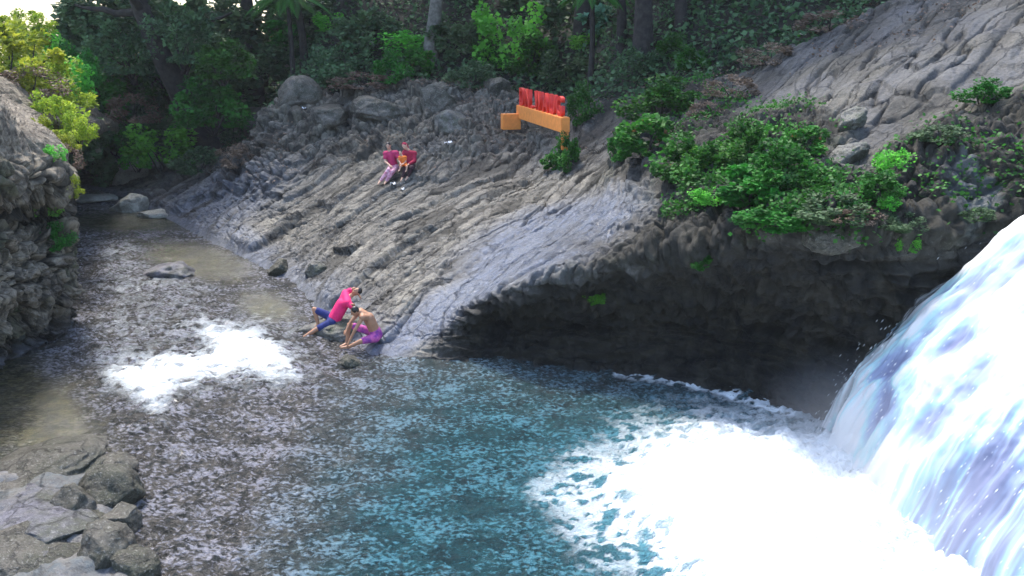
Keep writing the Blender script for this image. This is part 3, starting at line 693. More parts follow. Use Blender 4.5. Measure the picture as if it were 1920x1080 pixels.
# (kind, centre px, centre py, width px, height px, label)
def bush_at(kind, px, py, w_, h_, label, group, Y=None, name='bush', deep=.9):
    c = hit(px, py + h_ * .35, (B_bank, B_cliff)) if Y is None else P(px, py + h_ * .5, Y=Y)
    s = depth(c) / F; rx = w_ * s / 2; rz = h_ * s / 2
    if Y is None: c = c + np.array([0, 0, -rz * .25])
    else: c[2] = c[2]
    return put_bush(KK[kind], c, rx, rx * deep, rz, label, group, name)
LG = 'bushes on the right ledge'
for a in [
 ('g',1235,185,140,90,'dense green bush at the top left of the right ledge'),
 ('G',1215,250,130,90,'green bush just under the topmost one on the right ledge'),
 ('g',1290,300,140,110,'large green bush in the middle left of the right ledge'),
 ('b',1330,290,90,50,'light green sprig bush in the middle of the right ledge'),
 ('g',1390,265,110,90,'green bush right of the reddish leaves on the ledge'),
 ('G',1420,345,150,90,'broad green bush hanging at the centre of the right ledge'),
 ('g',1470,310,140,110,'green bush close to the pale rock rib'),
 ('g',1450,405,130,56,'low green bush drooping over the dark hollow'),
 ('b',1330,365,70,40,'bright green trailing plant at the lower left of the ledge bushes'),
 ('G',1510,260,90,60,'dull green bush at the foot of the high rock slab'),
 ('r',1325,205,70,40,'orange brown dry shrub between the top bush and the high slab'),
 ('g',1170,270,60,70,'slender green shrub at the left end of the ledge'),
 ('b',1672,300,70,60,'light green bush on the mossy slope right of the pale rib'),
 ('g',1650,345,90,60,'green bush below the light one on the mossy slope'),
 ('b',1668,378,44,34,'small bright green tuft at the lower mossy slope'),
 ('g',1840,170,90,50,'green bush near the right edge below the high slab'),
 ('d',1760,250,90,36,'dark mossy shrub in the middle of the right slope'),
 ('d',1690,415,80,40,'dark green shrub just above the hollow near the waterfall'),
 ('b',1702,455,44,36,'bright green fern tuft hanging at the hollow near the waterfall'),
 ('d',1830,400,60,30,'dark shrub between mossy rocks beside the top of the waterfall'),
 ('g',1312,487,54,34,'little green tuft on the black wet rock wall'),
 ('b',1115,556,44,26,'tiny light green plant under the lip of the undercut'),
 ('g',1062,285,60,80,'green climbing shrub just below the right end of the orange sign'),
 ('g',1095,195,60,90,'leafy green shrub right behind the orange sign'),
 ('G',1045,300,60,40,'low green weed at the foot of the climbing shrub'),
 ('d',1560,390,130,60,'dull dark shrub over the tan bulging rock'),
 ('r',1600,400,90,40,'withered brown shrub over the tan bulging rock'),
]: bush_at(a[0], *a[1:5], a[5], LG)
FG = 'undergrowth along the forest edge'
for a in [
 ('g',330,195,110,80,'green bush on the leaning tree foot'),
 ('b',745,78,120,60,'bright green spray of leaves arching at the forest edge'),
 ('g',738,125,70,70,'dark green shrub beneath the arching bright spray'),
 ('G',790,115,80,60,'green shrub right of the arching bright spray'),
 ('b',955,62,140,150,'tall fresh green shrub above the sign'),
 ('G',1000,100,90,90,'green shrub just right of the tall fresh green one'),
 ('g',930,110,80,60,'green shrub low at the left of the tall fresh one'),
 ('p',1122,36,70,56,'pale blue green broad leaved plant among the dark trunks'),
 ('b',1100,75,70,40,'light green low plant under the pale broad leaved one'),
 ('g',1265,85,70,50,'small green fern clump in the dark forest right of the trunks'),
 ('g',1300,110,60,50,'green fern clump at the foot of the high slab edge'),
 ('d',1200,120,90,70,'dark shrub at the foot of the slender trunks'),
 ('b',620,40,60,44,'light green leaf spray high in the dark forest'),
 ('d',560,110,150,100,'dark bush above the squarish brown boulder'),
 ('d',640,120,120,90,'dark bush left of the arching spray'),
 ('D',690,60,130,100,'gloomy bush behind the arching spray'),
 ('d',480,150,130,100,'dark bush over the crest boulder'),
 ('d',420,250,110,90,'dark bush at the left end of the rock slope'),
 ('d',370,300,90,60,'dark bush in the black hollow behind the shallows'),
 ('r',440,290,80,50,'dry brown shrub on the left end of the rock slope'),
 ('D',860,70,110,90,'dark green bush between the arching spray and the fresh shrub'),
 ('d',880,140,90,60,'dark bush above the grey block'),
 ('D',1060,130,100,80,'dark bush behind the orange sign'),
 ('r',1370,160,100,50,'brown leafless scrub at the slab edge'),
 ('r',1440,100,110,50,'brown leafless scrub farther up the slab edge'),
 ('r',1560,40,140,50,'brown leafless scrub at the upper slab edge'),
 ('r',680,150,110,36,'dry brown litter shrub on the crest'),
]: bush_at(a[0], *a[1:5], a[5], FG)
# far forest wall, rows of bushes and small trees standing on the hill behind
WG = 'far wall of forest bushes'
row = [
 ('D',215,20,150,110,40,'dark bush at the very top left of the leaning trunk'),
 ('g',420,110,90,70,35,'mid green bush above the foot of the leaning trunk'),
 ('d',250,80,130,110,39,'dark leafy bush between sky patch and leaning trunk'),
 ('G',190,150,110,80,40,'mid green bush just right of the yellow foliage'),
 ('g',215,245,90,70,40,'leafy green bush left above the lime green bush'),
 ('G',290,90,130,90,42,'dull green bush high beside the leaning trunk'),
 ('y',150,190,70,60,36,'small yellow green bush between the cliff crest and the dark forest'),
 ('d',345,60,120,110,37,'dark bush in front of the upper leaning trunk'),
 ('g',400,190,110,90,36,'green bush covering the foot of the leaning trunk'),
 ('D',120,250,150,120,34,'dull green bush just behind the cliff corner'),
 ('d',450,100,150,120,41,'dark bush right of the leaning trunk at mid height'),
 ('D',580,30,150,110,42,'dark bush between the palm and the pale trunk'),
 ('r',250,200,80,60,39,'brown twiggy bush under the dull green one'),
 ('D',170,280,150,170,40,'dark bush at the river bend behind the cliff'),
 ('d',225,260,130,130,42,'dark bush behind the bluish slab'),
 ('g',200,180,150,110,43,'green bush high behind the bluish slab'),
 ('G',160,220,120,90,41,'green bush right of the yellow foliage'),
 ('D',260,140,170,160,44,'grey green bush high at the upper left'),
 ('D',160,90,160,150,46,'grey green bush at the very upper left beside the sky'),
 ('D',240,40,200,150,47,'dark crown like bush at the top left'),
 ('g',320,130,110,90,42,'green bush left of the dark leaning trunk'),
 ('D',400,60,170,150,44,'dark bush at the top behind the leaning trunk'),
 ('D',420,150,150,130,42,'dark bush right of the leaning trunk foot'),
 ('D',500,60,170,140,44,'dark bush under the palm fronds'),
 ('G',540,60,80,50,41,'green bush under the palm fronds'),
 ('D',600,90,170,140,43,'dark bush mid forest left of the pale trunk'),
 ('D',720,20,190,110,44,'dark bush at the top left of the pale trunk'),
 ('D',860,10,170,110,42,'dark bush at the top right of the pale trunk'),
 ('D',980,20,160,120,41,'dark bush at the top behind the fresh shrub'),
 ('D',1070,30,140,130,38,'dark bush at the top left of the slender trunks'),
 ('D',1280,30,170,130,35,'dark bush at the top between slender trunks and slab'),
 ('D',1400,20,170,110,33,'dark bush at the top above the slab edge'),
 ('D',1180,60,150,130,37,'dark bush right behind the slender trunks'),
 ('g',330,30,150,80,46,'faint green bush at the top by the leaning trunk'),
 ('D',320,210,150,130,43,'dark bush behind the lime green one'),
]
for a in row: bush_at(a[0], a[1], a[2], a[3] * 1.15, a[4] * 1.15, a[6], WG, Y=a[5])
YG = 'yellow green bushes above the left cliff'
for a in [
 ('y',30,110,190,160,27,'yellow bush at the left edge of the picture above the cliff'),
 ('y',100,160,150,140,28,'yellow green bush right above the cliff crest'),
 ('y',110,225,110,120,25,'yellow green bush at the corner of the cliff crest'),
 ('b',130,140,90,100,31,'light green bush behind the yellow ones'),
 ('y',10,70,130,100,33,'pale yellow bush highest at the left edge'),
 ('b',80,90,110,100,36,'bright green bush just under the open sky'),
 ('y',150,235,60,60,24,'little yellow green bush sticking out over the river from the crest'),
 ('y',70,240,70,50,21,'low yellow green weed on the brown cliff top'),
 ('g',150,120,80,90,34,'green bush between the yellow ones and the dark forest'),
 ('y',60,40,80,50,35,'airy yellow bush against the open sky'),
 ('r',60,150,120,70,26,'brown twiggy shrub between the yellow bushes'),
 ('r',130,290,50,60,21,'brown shrub on the corner of the cliff'),
 ('y',120,268,60,40,23,'small yellow shrub low at the cliff corner'),
]: bush_at(a[0], *a[1:5], a[6], YG, Y=a[5])
CG = 'plants hanging on the left cliff'
bush_at('b', 88, 385, 56, 44, 'green plant rooted in the crevice of the left cliff', CG)
bush_at('g', 112, 440, 54, 60, 'trailing green plant lower on the cliff edge', CG)
bush_at('y', 138, 350, 36, 50, 'yellow green weed at the river side of the cliff', CG)
bush_at('b', 105, 285, 40, 40, 'small green plant high on the cliff corner', CG)

def cover(name, label, test, count, leaf, m, seed, lift=.12, tree=None):
    rs = np.random.RandomState(seed); c_, k = (G2, None) if tree is None else tree
    n3 = c_.shape[0]; w_ = test
    w_ = w_ / w_.sum(); idx = rs.choice(n3, count, p=w_)
    q_ = c_[idx] + rs.normal(size=(count, 3)) * np.array([.12, .12, .06]) + np.array([0, 0, lift]) * rs.uniform(0, 1, (count, 1)) ** 2
    v, f = leaves(q_, leaf, rs, .6, .45, .1)
    pn = np.clip(fbm(q_ * 1.1, 3, seed) * 1.6 + .45, 0, 1) * .6 + rs.uniform(0, .38, count)
    link(name, np_mesh(name, v, f, m, False, {'tint': np.repeat(pn, 4)}), label=label, cat='ground cover', kind='stuff')

onscr = (ppx > -100) & (ppx < 2020) & (ppy > -150)
area = np.linalg.norm(np.cross(np.gradient(G2.reshape(nu, nv, 3), axis=0), np.gradient(G2.reshape(nu, nv, 3), axis=1)), axis=2).ravel()
area = area / np.maximum(np.linalg.norm(G2 - O, axis=1), 8) ** 1.6
cover('undergrowth', 'dark leafy undergrowth covering the forest floor behind the rocks', area * onscr * hill * (V < 9.6), 42000, .17, L_dark, 41, .5)
cover('creepers', 'small green creeping plants spread over the mossy right slope', area * onscr * rough_r * (1 - hill) * sstep(-.05, .2, fbm(G2 * .8, 3, 710)) * (ppx > 1270) * (1 - .85 * sstep(1560, 1620, ppx)) * (ppy < 450), 15000, .075, L_green, 42, .10)
cover('leaf_litter', 'brown fallen leaves lying along the crest and the slab edge', area * onscr * np.clip(crumb * .3 + sstep(6.3, 7.2, V) * (1 - sstep(7.8, 8.4, V)), 0, 1) * sstep(0, .25, fbm(G2 * .7, 3, 720)), 9000, .07, L_dry, 43, .04)

bush_at('b', 305, 262, 125, 96, 'bright lime green bush over the bluish rock slab', FG, Y=37.6)
bush_at('b', 258, 292, 62, 50, 'smaller light green bush left of the lime green one', FG, Y=37.8)

# ------------------------------------------------------------------ trees
def tree_meshes(key, seed, H_, lean, r0, crown_r, crown_z, n_, m, bark, leaf=.26):
    if key in cache: return cache[key]
    rs = np.random.RandomState(seed)
    t = np.linspace(0, 1, 12)[:, None]
    tp = np.array([[0, 0, -.8]]) + t * np.array([[lean[0], lean[1], H_ + .8]]) + np.sin(t * 5 + seed) * np.array([[.25, .2, 0]])
    paths = [(tp, r0 * (1.25 - .85 * t[:, 0]) * (1 + .5 * np.exp(-t[:, 0] * 14)))]
    ends = []
    for k in range(9):
        i = rs.randint(6, 12); a = tp[i]; an = rs.uniform(0, 6.28); L_ = crown_r * rs.uniform(.5, .95)
        e = a + np.array([math.cos(an) * L_, math.sin(an) * L_, rs.uniform(.1, .7) * crown_z]); ends.append(e)
        paths.append((curve_pts(a, e, 7, .15, rs), np.linspace(r0 * .38, r0 * .08, 7)))
    v, f = tube_mesh(paths, 9); tm = np_mesh('trunk', v, f, bark)
    c, tt, _ = clumps(crown_r, crown_r, crown_z, 46, n_, rs, .5, .2)
    c += tp[-1] + np.array([0, 0, crown_z * .3])
    v, f = leaves(c, leaf, rs, .5, .42, .2); cm = np_mesh('crown', v, f, m, False, {'tint': np.repeat(tt, 4)})
    cache[key] = (tm, cm); return cache[key]
def put_tree(km, x, y, s, rz, label, group):
    e = link('tree', None, label=label, cat='tree', group=group, loc=(x, y, ground(x, y)))
    e.rotation_euler = (0, 0, rz)
    for nm, me_ in zip(('trunk', 'crown'), km):
        o = link(nm, me_, e); o.scale = (s, s, s)
T1 = tree_meshes('t1', 11, 9.5, (-1.0, -.5), .30, 4.2, 2.6, 6500, L_dark, M_bark)
T2 = tree_meshes('t2', 12, 11, (.6, -.8), .24, 3.8, 2.4, 6000, L_dark, M_barkp)
T3 = tree_meshes('t3', 13, 8.5, (-.3, .2), .16, 3.4, 2.2, 5000, L_green, M_bark)
TG = 'trees of the forest behind the rocks'
def tree_at(km, px, py, s, label, Y, rz=0.):
    c = P(px, py, Y=Y); put_tree(km, c[0], c[1], s, rz, label, TG)
LEAN = tree_meshes('lean', 14, 10, (-2.6, -1.0), .5, 4.5, 2.6, 9500, L_dark, M_bark)
tree_at(LEAN, 385, 200, 1, 'thick dark tree trunk leaning left over the far river', 38.5)
tree_at(T2, 806, 70, 1, 'pale straight trunk above the tan boulder', 37)
tree_at(T3, 1157, 70, 1, 'thin trunk, left one of the slender pair behind the sign', 32)
tree_at(T1, 1200, 140, .9, 'dark trunk, right one of the slender pair behind the sign', 30.5, 1.)
tree_at(T3, 560, 110, 1, 'thin dark trunk left of the squarish brown boulder', 39)
tree_at(T1, 640, 90, 1, 'dark trunk deep in the forest left of the pale one', 41, 2)
tree_at(T2, 130, 200, 1, 'grey trunk at the upper left behind the yellow bushes', 45, 1)
tree_at(T1, 250, 200, 1.1, 'dark trunk behind the bluish slab', 46, 4)
tree_at(T2, 720, 40, 1, 'grey trunk left of the pale straight trunk', 43, 2.2)
tree_at(T3, 1290, 60, 1, 'thin trunk between the slender pair and the high slab', 30, 2)
tree_at(T1, 1330, 20, 1, 'dark trunk at the upper end of the slab scrub', 33, .5)
tree_at(T2, 1480, 0, 1, 'grey trunk above the slab edge', 34, 3.5)
tree_at(T1, 1100, 20, 1, 'dark trunk behind the pale broad leaved plant', 36, 4.4)
tree_at(T1, 470, 60, 1.1, 'dark trunk right of the leaning one', 43, 1.4)

# palm fronds hanging at the top
def palm(px, py, Y, label, seed, r_=2.0):
    rs = np.random.RandomState(seed); top_ = P(px, py, Y=Y); gz = ground(top_[0], top_[1]); h = top_[2] - gz + .4
    e = link('palm', None, label=label, cat='palm', group='palms in the forest', loc=(top_[0], top_[1], gz))
    v, f = tube_mesh([(np.array([[0, 0, -.4], [.05, 0, h * .5], [0, .05, h]]), np.array([.13, .1, .08]))], 8)
    link('trunk', np_mesh('trunk', v, f, M_bark), e)
    for k in range(11):
        a = k * 2.4 + rs.uniform(-.3, .3); t = np.linspace(0, 1, 26); L_ = r_ * rs.uniform(.85, 1.1)
        rib = np.stack([math.cos(a) * L_ * t, math.sin(a) * L_ * t, h + L_ * (.55 * t - .95 * t ** 2)], 1)
        V_, F_ = tube_mesh([(rib, np.linspace(.02, .006, 26))], 4); o_ = len(V_); V_ = [V_]; F_ = [F_]
        side = np.array([-math.sin(a), math.cos(a), 0])
        for s_ in (1, -1):
            for i in range(3, 26):
                ll = .42 * math.sin(math.pi * min(1, (i / 26) * .9 + .12)) * r_ / 2; b_ = rib[i]; tan = rib[i] - rib[i - 1]; tan /= np.linalg.norm(tan)
                d = side * s_ * .8 + tan * .55 + np.array([0, 0, -.45]); w__ = tan * .028
                V_.append(np.array([b_ - w__, b_ + d * ll * .5 - w__ * 1.4, b_ + d * ll, b_ + d * ll * .5 + w__ * 1.4])); F_.append(np.array([[o_, o_ + 1, o_ + 2, o_ + 3]])); o_ += 4
        V_ = np.concatenate(V_); link('frond', np_mesh('frond', V_, np.concatenate(F_), L_green if seed % 2 else L_pale, False, {'tint': np.full(len(V_), .5)}), e)
palm(540, 20, 38, 'feathery palm with grey green fronds at the top of the forest', 25, 1.9)
palm(1110, 10, 33, 'small palm above the pale broad leaved plant', 23, 1.4)

# ------------------------------------------------------------------ the orange sign with red letters
M_or = simple('orange painted concrete', (.86, .30, .06), .6, 6, (.72, .25, .05))
M_red = simple('red painted letters', (.72, .035, .02), .5, 6, (.6, .02, .015))
def box_mesh(name, sx, sy, sz, m, bev=.015):
    import bmesh
    b = bmesh.new(); bmesh.ops.create_cube(b, size=1)
    for v in b.verts: v.co = Vector((v.co.x * sx, v.co.y * sy, v.co.z * sz))
    bmesh.ops.bevel(b, geom=b.edges[:], offset=bev, segments=2, affect='EDGES')
    me_ = bpy.data.meshes.new(name); b.to_mesh(me_); b.free(); me_.materials.append(m); return me_
A = P(968, 221, Y=29.6); Bp = P(1052, 249, z=A[2])
ax = Bp - A; LEN = np.linalg.norm(ax[:2]); rz = math.atan2(ax[1], ax[0])
sg = link('sign', None, label='orange bench shaped sign base carrying tall red letters on the rock slope', cat='sign', loc=tuple(A)); sg.rotation_euler = (0, 0, rz)
o = link('base_beam', box_mesh('base_beam', LEN, .26, .42, M_or), sg); o.location = (LEN / 2, .13, .21)
o = link('end_block', box_mesh('end_block', .34, .60, .5, M_or), sg); o.location = (.12, -.22, -.10)
o = link('end_block', box_mesh('end_block', .16, .2, .5, M_or), sg); o.location = (LEN - .10, .14, -.245)
word = "DN. WAUG"; widths = [.5, .5, .22, .12, .66, .52, .52, .5]; tot = sum(widths); x0 = .1
for ch, wd in zip(word, widths):
    if ch != ' ':
        cu = bpy.data.curves.new('letter', 'FONT'); cu.body = ch; cu.size = 1; cu.extrude = .05; cu.bevel_depth = .004; cu.offset = .022
        to = bpy.data.objects.new('t', cu); COL.objects.link(to); dg = bpy.context.evaluated_depsgraph_get()
        lm = bpy.data.meshes.new_from_object(to.evaluated_get(dg)); bpy.data.objects.remove(to)
        co = np.array([v.co[:] for v in lm.vertices]); sc_ = (LEN - .2) / tot; ww = wd * sc_ * .84
        mn, mx_ = co.min(0), co.max(0); hgt = .56 if ch != '.' else .1
        co[:, 0] = (co[:, 0] - mn[0]) / (mx_[0] - mn[0]) * ww; co[:, 1] = (co[:, 1] - mn[1]) / (mx_[1] - mn[1]) * hgt
        co = np.stack([co[:, 0] + x0, -co[:, 2] + .12, co[:, 1] + .418], 1)
        lm.vertices.foreach_set('co', co.astype(np.float32).ravel()); lm.materials.clear(); lm.materials.append(M_red); lm.name = 'letter'; lm.update()
        link('letter', lm, sg)
    x0 += wd * (LEN - .2) / tot

# ------------------------------------------------------------------ people
M_skin = simple('tan skin', (.42, .22, .13), .5, 8, (.36, .18, .10))
M_skinp = simple('light skin', (.62, .38, .27), .5, 8, (.56, .33, .23))
M_hair = simple('black hair', (.012, .01, .009), .35, 30, (.03, .022, .018))
def capsule(a, b, ra, rb, seg=14):
    a = np.array(a, float); b = np.array(b, float); d = b - a; L_ = np.linalg.norm(d) + 1e-6; d /= L_
    t = np.concatenate([-np.cos(np.linspace(0, math.pi / 2, 5)) * ra, [L_ * .33, L_ * .66], L_ + np.sin(np.linspace(0, math.pi / 2, 5)) * rb])
    r = np.concatenate([np.sin(np.linspace(0, math.pi / 2, 5)) * ra, [ra * .67 + rb * .33, ra * .33 + rb * .67], np.cos(np.linspace(0, math.pi / 2, 5)) * rb])
    r = np.maximum(r, 1e-4)
    ref = np.array([0, 0, 1.]) if abs(d[2]) < .9 else np.array([1., 0, 0]); A_ = np.cross(d, ref); A_ /= np.linalg.norm(A_); B_ = np.cross(d, A_)
    th = np.arange(seg) * 2 * math.pi / seg
    v = a + d * t[:, None, None] + (A_ * np.cos(th)[None, :, None] + B_ * np.sin(th)[None, :, None]) * r[:, None, None]
    v = v.reshape(-1, 3); n_ = len(t); f = []
    for i in range(n_ - 1):
        for j in range(seg): f.append([i * seg + j, i * seg + (j + 1) % seg, (i + 1) * seg + (j + 1) % seg, (i + 1) * seg + j])
    return v, np.array(f)
def ellipsoid(c, r, ax_=None):
    v, f = capsule((0, 0, -.001), (0, 0, .001), 1, 1, 18); v = v * np.array(r)
    if ax_ is not None: v = v @ np.array(ax_)          # rows are the axes
    return v + np.array(c), f
def fuse(name, parts, m, voxel, parent):
    V_, F_, off = [], [], 0
    for v, f in parts: V_.append(v); F_.append(f + off); off += len(v)
    me_ = np_mesh(name, np.concatenate(V_), np.concatenate(F_), m); o_ = bpy.data.objects.new(name, me_); COL.objects.link(o_)
    md = o_.modifiers.new('r', 'REMESH'); md.mode = 'VOXEL'; md.voxel_size = voxel; md.use_smooth_shade = True
    ms = o_.modifiers.new('s', 'SMOOTH'); ms.factor = .5; ms.iterations = 3
    dg = bpy.context.evaluated_depsgraph_get(); nm = bpy.data.meshes.new_from_object(o_.evaluated_get(dg)); nm.name = name
    bpy.data.objects.remove(o_)
    nm.materials.clear(); nm.materials.append(m)
    nm.polygons.foreach_set('use_smooth', np.ones(len(nm.polygons), bool))
    return link(name, nm, parent)
def unit(v): v = np.array(v, float); return v / (np.linalg.norm(v) + 1e-9)
def person(label, J, look, s, skin, clothes, hair_len=0, group=None, sleeve=.55, scarf=None):
    """J: joints in world space. keys pelvis chest neck head shL shR elL elR haL haR hipL hipR knL knR anL anR toL toR"""
    base = J['pelvis']; J = {k: np.array(v, float) - base for k, v in J.items()}
    e = link('person', None, label=label, cat='person', group=group, loc=tuple(base))
    body = []
    C_ = lambda a, b, ra, rb: body.append(capsule(J[a] if isinstance(a, str) else a, J[b] if isinstance(b, str) else b, ra * s, rb * s))
    C_('pelvis', 'chest', .125, .13); C_('hipL', 'hipR', .105, .105); C_('shL', 'shR', .075, .075); C_('chest', 'neck', .12, .06); C_('neck', 'head', .052, .05)
    C_('shL', 'chest', .07, .11); C_('shR', 'chest', .07, .11)
    for q in 'LR':
        C_('sh' + q, 'el' + q, .052, .038); C_('el' + q, 'ha' + q, .038, .026)
        C_('hip' + q, 'kn' + q, .088, .056); C_('kn' + q, 'an' + q, .056, .036); C_('an' + q, 'to' + q, .042, .026)
        d = unit(J['ha' + q] - J['el' + q]); side = unit(np.cross(d, [0, 0, 1.]) + .01); up_ = np.cross(side, d)
        palm_e = J['ha' + q] + d * .085 * s
        for k in (-1, 0, 1): body.append(capsule(J['ha' + q] + side * k * .018 * s, palm_e + side * k * .024 * s, .018 * s, .014 * s, 8))
        for k, L_ in zip((-1.5, -.5, .5, 1.5), (.062, .075, .07, .052)):
            r0_ = palm_e + side * k * .021 * s; r1_ = r0_ + (d * .9 - up_ * .15) * L_ * .5 * s + side * k * .004 * s; r2_ = r1_ + (d * .6 - up_ * .7) * L_ * .5 * s
            body.append(capsule(r0_, r1_, .0095 * s, .0085 * s, 8)); body.append(capsule(r1_, r2_, .0085 * s, .007 * s, 8))
        th0 = J['ha' + q] + d * .025 * s + side * .025 * s; th1 = th0 + (side * .8 + d * .6) * .04 * s
        body.append(capsule(th0, th1, .012 * s, .01 * s, 8)); body.append(capsule(th1, th1 + (d * .9 - up_ * .2) * .03 * s, .01 * s, .008 * s, 8))
    fw = unit(look); upv = unit(J['head'] - J['neck']); rt = unit(np.cross(fw, upv)); upv = np.cross(rt, fw); hc = J['head'] + upv * .07 * s
    X = [rt, fw, upv]
    body.append(ellipsoid(hc, (.074 * s, .092 * s, .108 * s), X)); body.append(ellipsoid(hc + fw * .03 * s - upv * .065 * s, (.05 * s, .055 * s, .05 * s), X))
    body.append(capsule(hc + fw * .085 * s + upv * .012 * s, hc + fw * .108 * s - upv * .022 * s, .009 * s, .015 * s, 8))
    for k in (-1, 1): body.append(ellipsoid(hc + rt * k * .076 * s - upv * .005 * s - fw * .01 * s, (.012 * s, .02 * s, .03 * s), X))
    body.append(capsule(hc + fw * .082 * s - upv * .055 * s - rt * .02 * s, hc + fw * .082 * s - upv * .055 * s + rt * .02 * s, .009 * s, .009 * s, 8))
    fuse('body', body, skin, .0085, e)
    for k in (-1, 1):
        v, f = ellipsoid(hc + rt * k * .03 * s + fw * .083 * s + upv * .012 * s, (.012 * s, .008 * s, .008 * s), X); link('eye', np_mesh('eye', v, f, M_hair), e)
    hp = [ellipsoid(hc - fw * .016 * s + upv * .026 * s, (.083 * s, .094 * s, .098 * s), X)]
    if hair_len: hp += [capsule(hc - fw * .06 * s, hc - fw * .085 * s - upv * hair_len * s, .07 * s, .045 * s)]
    fuse('headscarf' if scarf else 'hair', hp, scarf or M_hair, .012, e)
    g = .016
    for nm_, m_, what in clothes:
        pr = []; K_ = lambda a, b, ra, rb: pr.append(capsule(a, b, (ra + g) * s, (rb + g) * s))
        if what == 'shirt':
            lo = J['pelvis'] + (J['chest'] - J['pelvis']) * .1
            K_(lo, J['chest'], .135, .135); K_(J['shL'], J['shR'], .078, .078); K_(J['chest'], J['chest'] * .35 + J['neck'] * .65, .12, .06)
            for q in 'LR': K_(J['sh' + q], J['chest'], .072, .11); K_(J['sh' + q], J['sh' + q] + (J['el' + q] - J['sh' + q]) * sleeve, .058, .054)
            if sleeve >= 1:
                for q in 'LR': K_(J['el' + q], J['el' + q] * .15 + J['ha' + q] * .85, .048, .034)
        if what in ('shorts', 'trousers', 'leggings'):
            K_(J['pelvis'], J['pelvis'] + (J['chest'] - J['pelvis']) * .22, .125, .125); K_(J['hipL'], J['hipR'], .106, .106)
            fr = .8 if what == 'shorts' else 1
            for q in 'LR':
                K_(J['hip' + q], J['hip' + q] + (J['kn' + q] - J['hip' + q]) * fr, .092, .066)
                if what != 'shorts': K_(J['kn' + q], J['kn' + q] * .12 + J['an' + q] * .88, .062, .042)
        o_ = fuse(nm_, pr, m_, .013, e)
    return e
def jp(Y, **k): return {n_: P(*v[:2], Y=Y + (v[2] if len(v) > 2 else 0)) for n_, v in k.items()}
def off(base, dx=0, dy=0, dz=0): return base + np.array([dx, dy, dz])
# reclining man
Yb = 19.05
J = jp(Yb, pelvis=(626,600,.02), chest=(642,571,.12), neck=(656,556,.18), head=(665,550,.2), shL=(652,568,-.02), shR=(648,550,.3), elL=(668,582,-.15), haL=(664,574,-.28),
       elR=(664,541,.3), haR=(672,552,.3), hipL=(622,605,-.06), hipR=(622,595,.1), knL=(594,617,-.2), anL=(567,634,-.3), toL=(555,640,-.36), knR=(589,580,.05), anR=(597,609,.02), toR=(587,615,-.05))
M_pink = simple('hot pink cloth', (.8, .02, .16), .8, 12, (.68, .015, .13)); M_navy = simple('navy blue cloth', (.012, .02, .11), .85, 12, (.02, .035, .17))
person('man in a hot pink shirt and navy shorts reclining on the rock at the water', J, (-.3, -.5, .5), 1.0, M_skin, [('shirt', M_pink, 'shirt'), ('shorts', M_navy, 'shorts')])
# crouching boy
c0 = hit(705, 645); Yb = c0[1]; print('crouch', c0)
J = jp(Yb, pelvis=(706,627,-.02), chest=(691,596,-.12), neck=(675,585,-.18), head=(668,588,-.22), shL=(680,595,-.3), shR=(676,583,.02), elL=(666,618,-.42), haL=(655,640,-.45),
       elR=(658,603,-.05), haR=(650,618,-.15), hipL=(703,633,-.12), hipR=(702,624,.1), knL=(676,640,-.35), anL=(655,650,-.4), toL=(640,652,-.48), knR=(655,609,-.02), anR=(650,645,-.1), toR=(638,650,-.2))
M_mag = simple('purple magenta cloth', (.62, .12, .36), .8, 9, (.2, .03, .26))
person('bare chested boy in purple shorts crouching at the waterline beside the reclining man', J, (-.8, -.4, -.45), .95, M_skin, [('shorts', M_mag, 'shorts')])
# couple on the slope
c0 = hit(745, 325); Yb = c0[1] - .05; print('couple', c0)
M_plum = simple('magenta cloth', (.5, .03, .12), .8, 12, (.4, .02, .1)); M_crim = simple('crimson cloth', (.38, .01, .05), .8, 12, (.28, .01, .04))
M_leg = simple('pink white patterned cloth', (.75, .5, .6), .8, 14, (.4, .12, .2)); M_dk = simple('dark trousers cloth', (.03, .015, .02), .8, 12, (.06, .02, .03)); M_orc = simple('orange cloth', (.8, .2, .03), .8, 12, (.7, .16, .02))
J = jp(Yb, pelvis=(738,312), chest=(733,292,.03), neck=(730,281,.02), head=(729,277,0), shL=(743,287,-.03), shR=(723,288,.05), elL=(748,300,-.15), haL=(752,306,-.3), elR=(722,303,-.08), haR=(731,310,-.3),
       hipL=(742,314,-.05), hipR=(734,314,0), knL=(736,322,-.45), anL=(724,340,-.5), toL=(721,345,-.62), knR=(729,319,-.4), anR=(713,340,-.45), toR=(709,345,-.58))
person('woman in magenta top and pale pink leggings, left of the trio sitting on the slope', J, (-.1, -.9, -.2), .95, M_skinp, [('top', M_plum, 'shirt'), ('leggings', M_leg, 'leggings')], .18, 'people sitting on the rock slope')
J = jp(Yb, pelvis=(768,310), chest=(768,290,.05), neck=(765,281,.03), head=(761,277,0), shL=(777,288,0), shR=(759,286,.02), elL=(777,302,-.12), haL=(766,308,-.4), elR=(752,297,-.1), haR=(752,306,-.4),
       hipL=(772,312,-.02), hipR=(765,312,-.02), knL=(771,315,-.5), anL=(765,331,-.5), toL=(760,338,-.6), knR=(761,314,-.48), anR=(755,333,-.5), toR=(752,339,-.62))
person('person in crimson top and dark trousers, right of the trio sitting on the slope', J, (-.4, -.8, -.25), .95, M_skinp, [('top', M_crim, 'shirt'), ('trousers', M_dk, 'trousers')], .1, 'people sitting on the rock slope', sleeve=1.0, scarf=M_crim)
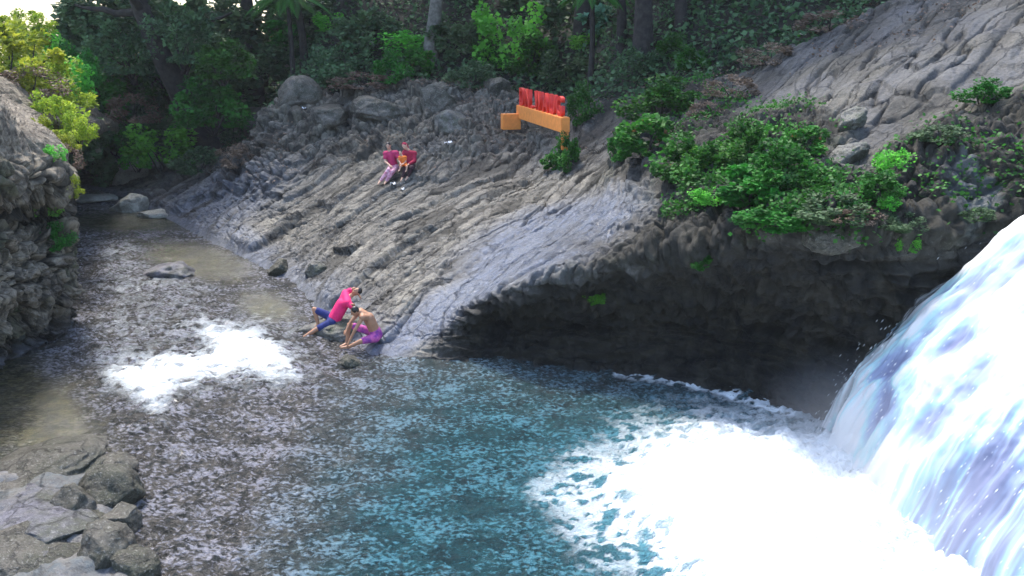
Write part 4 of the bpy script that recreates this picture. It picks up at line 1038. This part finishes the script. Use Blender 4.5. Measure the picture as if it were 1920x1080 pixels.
J = jp(Yb - .45, pelvis=(757,306), chest=(755,297), neck=(753,291), head=(752,289), shL=(760,295,0), shR=(750,295,0), elL=(761,303,-.05), haL=(757,306,-.15), elR=(748,302,-.05), haR=(751,306,-.14),
       hipL=(759,307,0), hipR=(755,307,0), knL=(763,312,-.2), anL=(762,320,-.22), toL=(760,322,-.28), knR=(751,312,-.2), anR=(749,319,-.22), toR=(747,321,-.28))
person('small child in orange sitting in the lap of the person in crimson', J, (-.2, -.9, .1), .58, M_skinp, [('shirt', M_orc, 'shirt'), ('shorts', M_orc, 'shorts')], 0, 'people sitting on the rock slope')

# ------------------------------------------------------------------ small loose things on the rock
M_white = simple('white plastic', (.8, .8, .82), .5)
def scrap(px, py, w_, name, label, cat, seed):
    c = hit(px, py); s_ = depth(c) / F * w_; rs = np.random.RandomState(seed)
    gx_, gy_ = np.meshgrid(np.linspace(-.5, .5, 9), np.linspace(-.4, .4, 9), indexing='ij')
    q_ = np.stack([gx_, gy_, 0 * gx_], 2).reshape(-1, 3) * s_
    q_[:, 2] = fbm(q_ / s_ * 2.2 + seed, 3, seed) * s_ * .9 + s_ * .15
    v = np.concatenate([q_, q_ + [0, 0, .01]]); f = grid_faces(9, 9); f = np.concatenate([f[:, ::-1], f + 81])
    link(name, np_mesh(name, v, f, M_white), label=label, cat=cat, loc=tuple(c + np.array([0, 0, .02])))
scrap(842, 272, 16, 'plastic_bag', 'crumpled white plastic bag lying on the slope right of the trio', 'plastic bag', 1)
scrap(737, 347, 10, 'paper_scrap', 'white paper scrap just below the feet of the trio', 'litter', 2)
scrap(757, 357, 8, 'paper_scrap', 'small white scrap, lower right of the other one by the trio', 'litter', 3)
scrap(571, 205, 8, 'paper_scrap', 'white scrap on the crest at the left end of the slope', 'litter', 4)

# ------------------------------------------------------------------ air
hz = bpy.data.materials.new('haze'); hz.use_nodes = True; n_ = hz.node_tree; n_.nodes.remove(n_.nodes['Principled BSDF'])
pv = node(n_, 'ShaderNodeVolumePrincipled'); pv.inputs['Color'].default_value = (.93, .96, 1, 1); pv.inputs['Density'].default_value = .00035
n_.links.new(pv.outputs[0], n_.nodes['Material Output'].inputs['Volume'])
ho = link('haze', box_mesh('haze', 180, 130, 40, hz, .01), label='thin pale haze in the humid air of the gorge', cat='haze', kind='stuff', loc=(0, 40, 14))
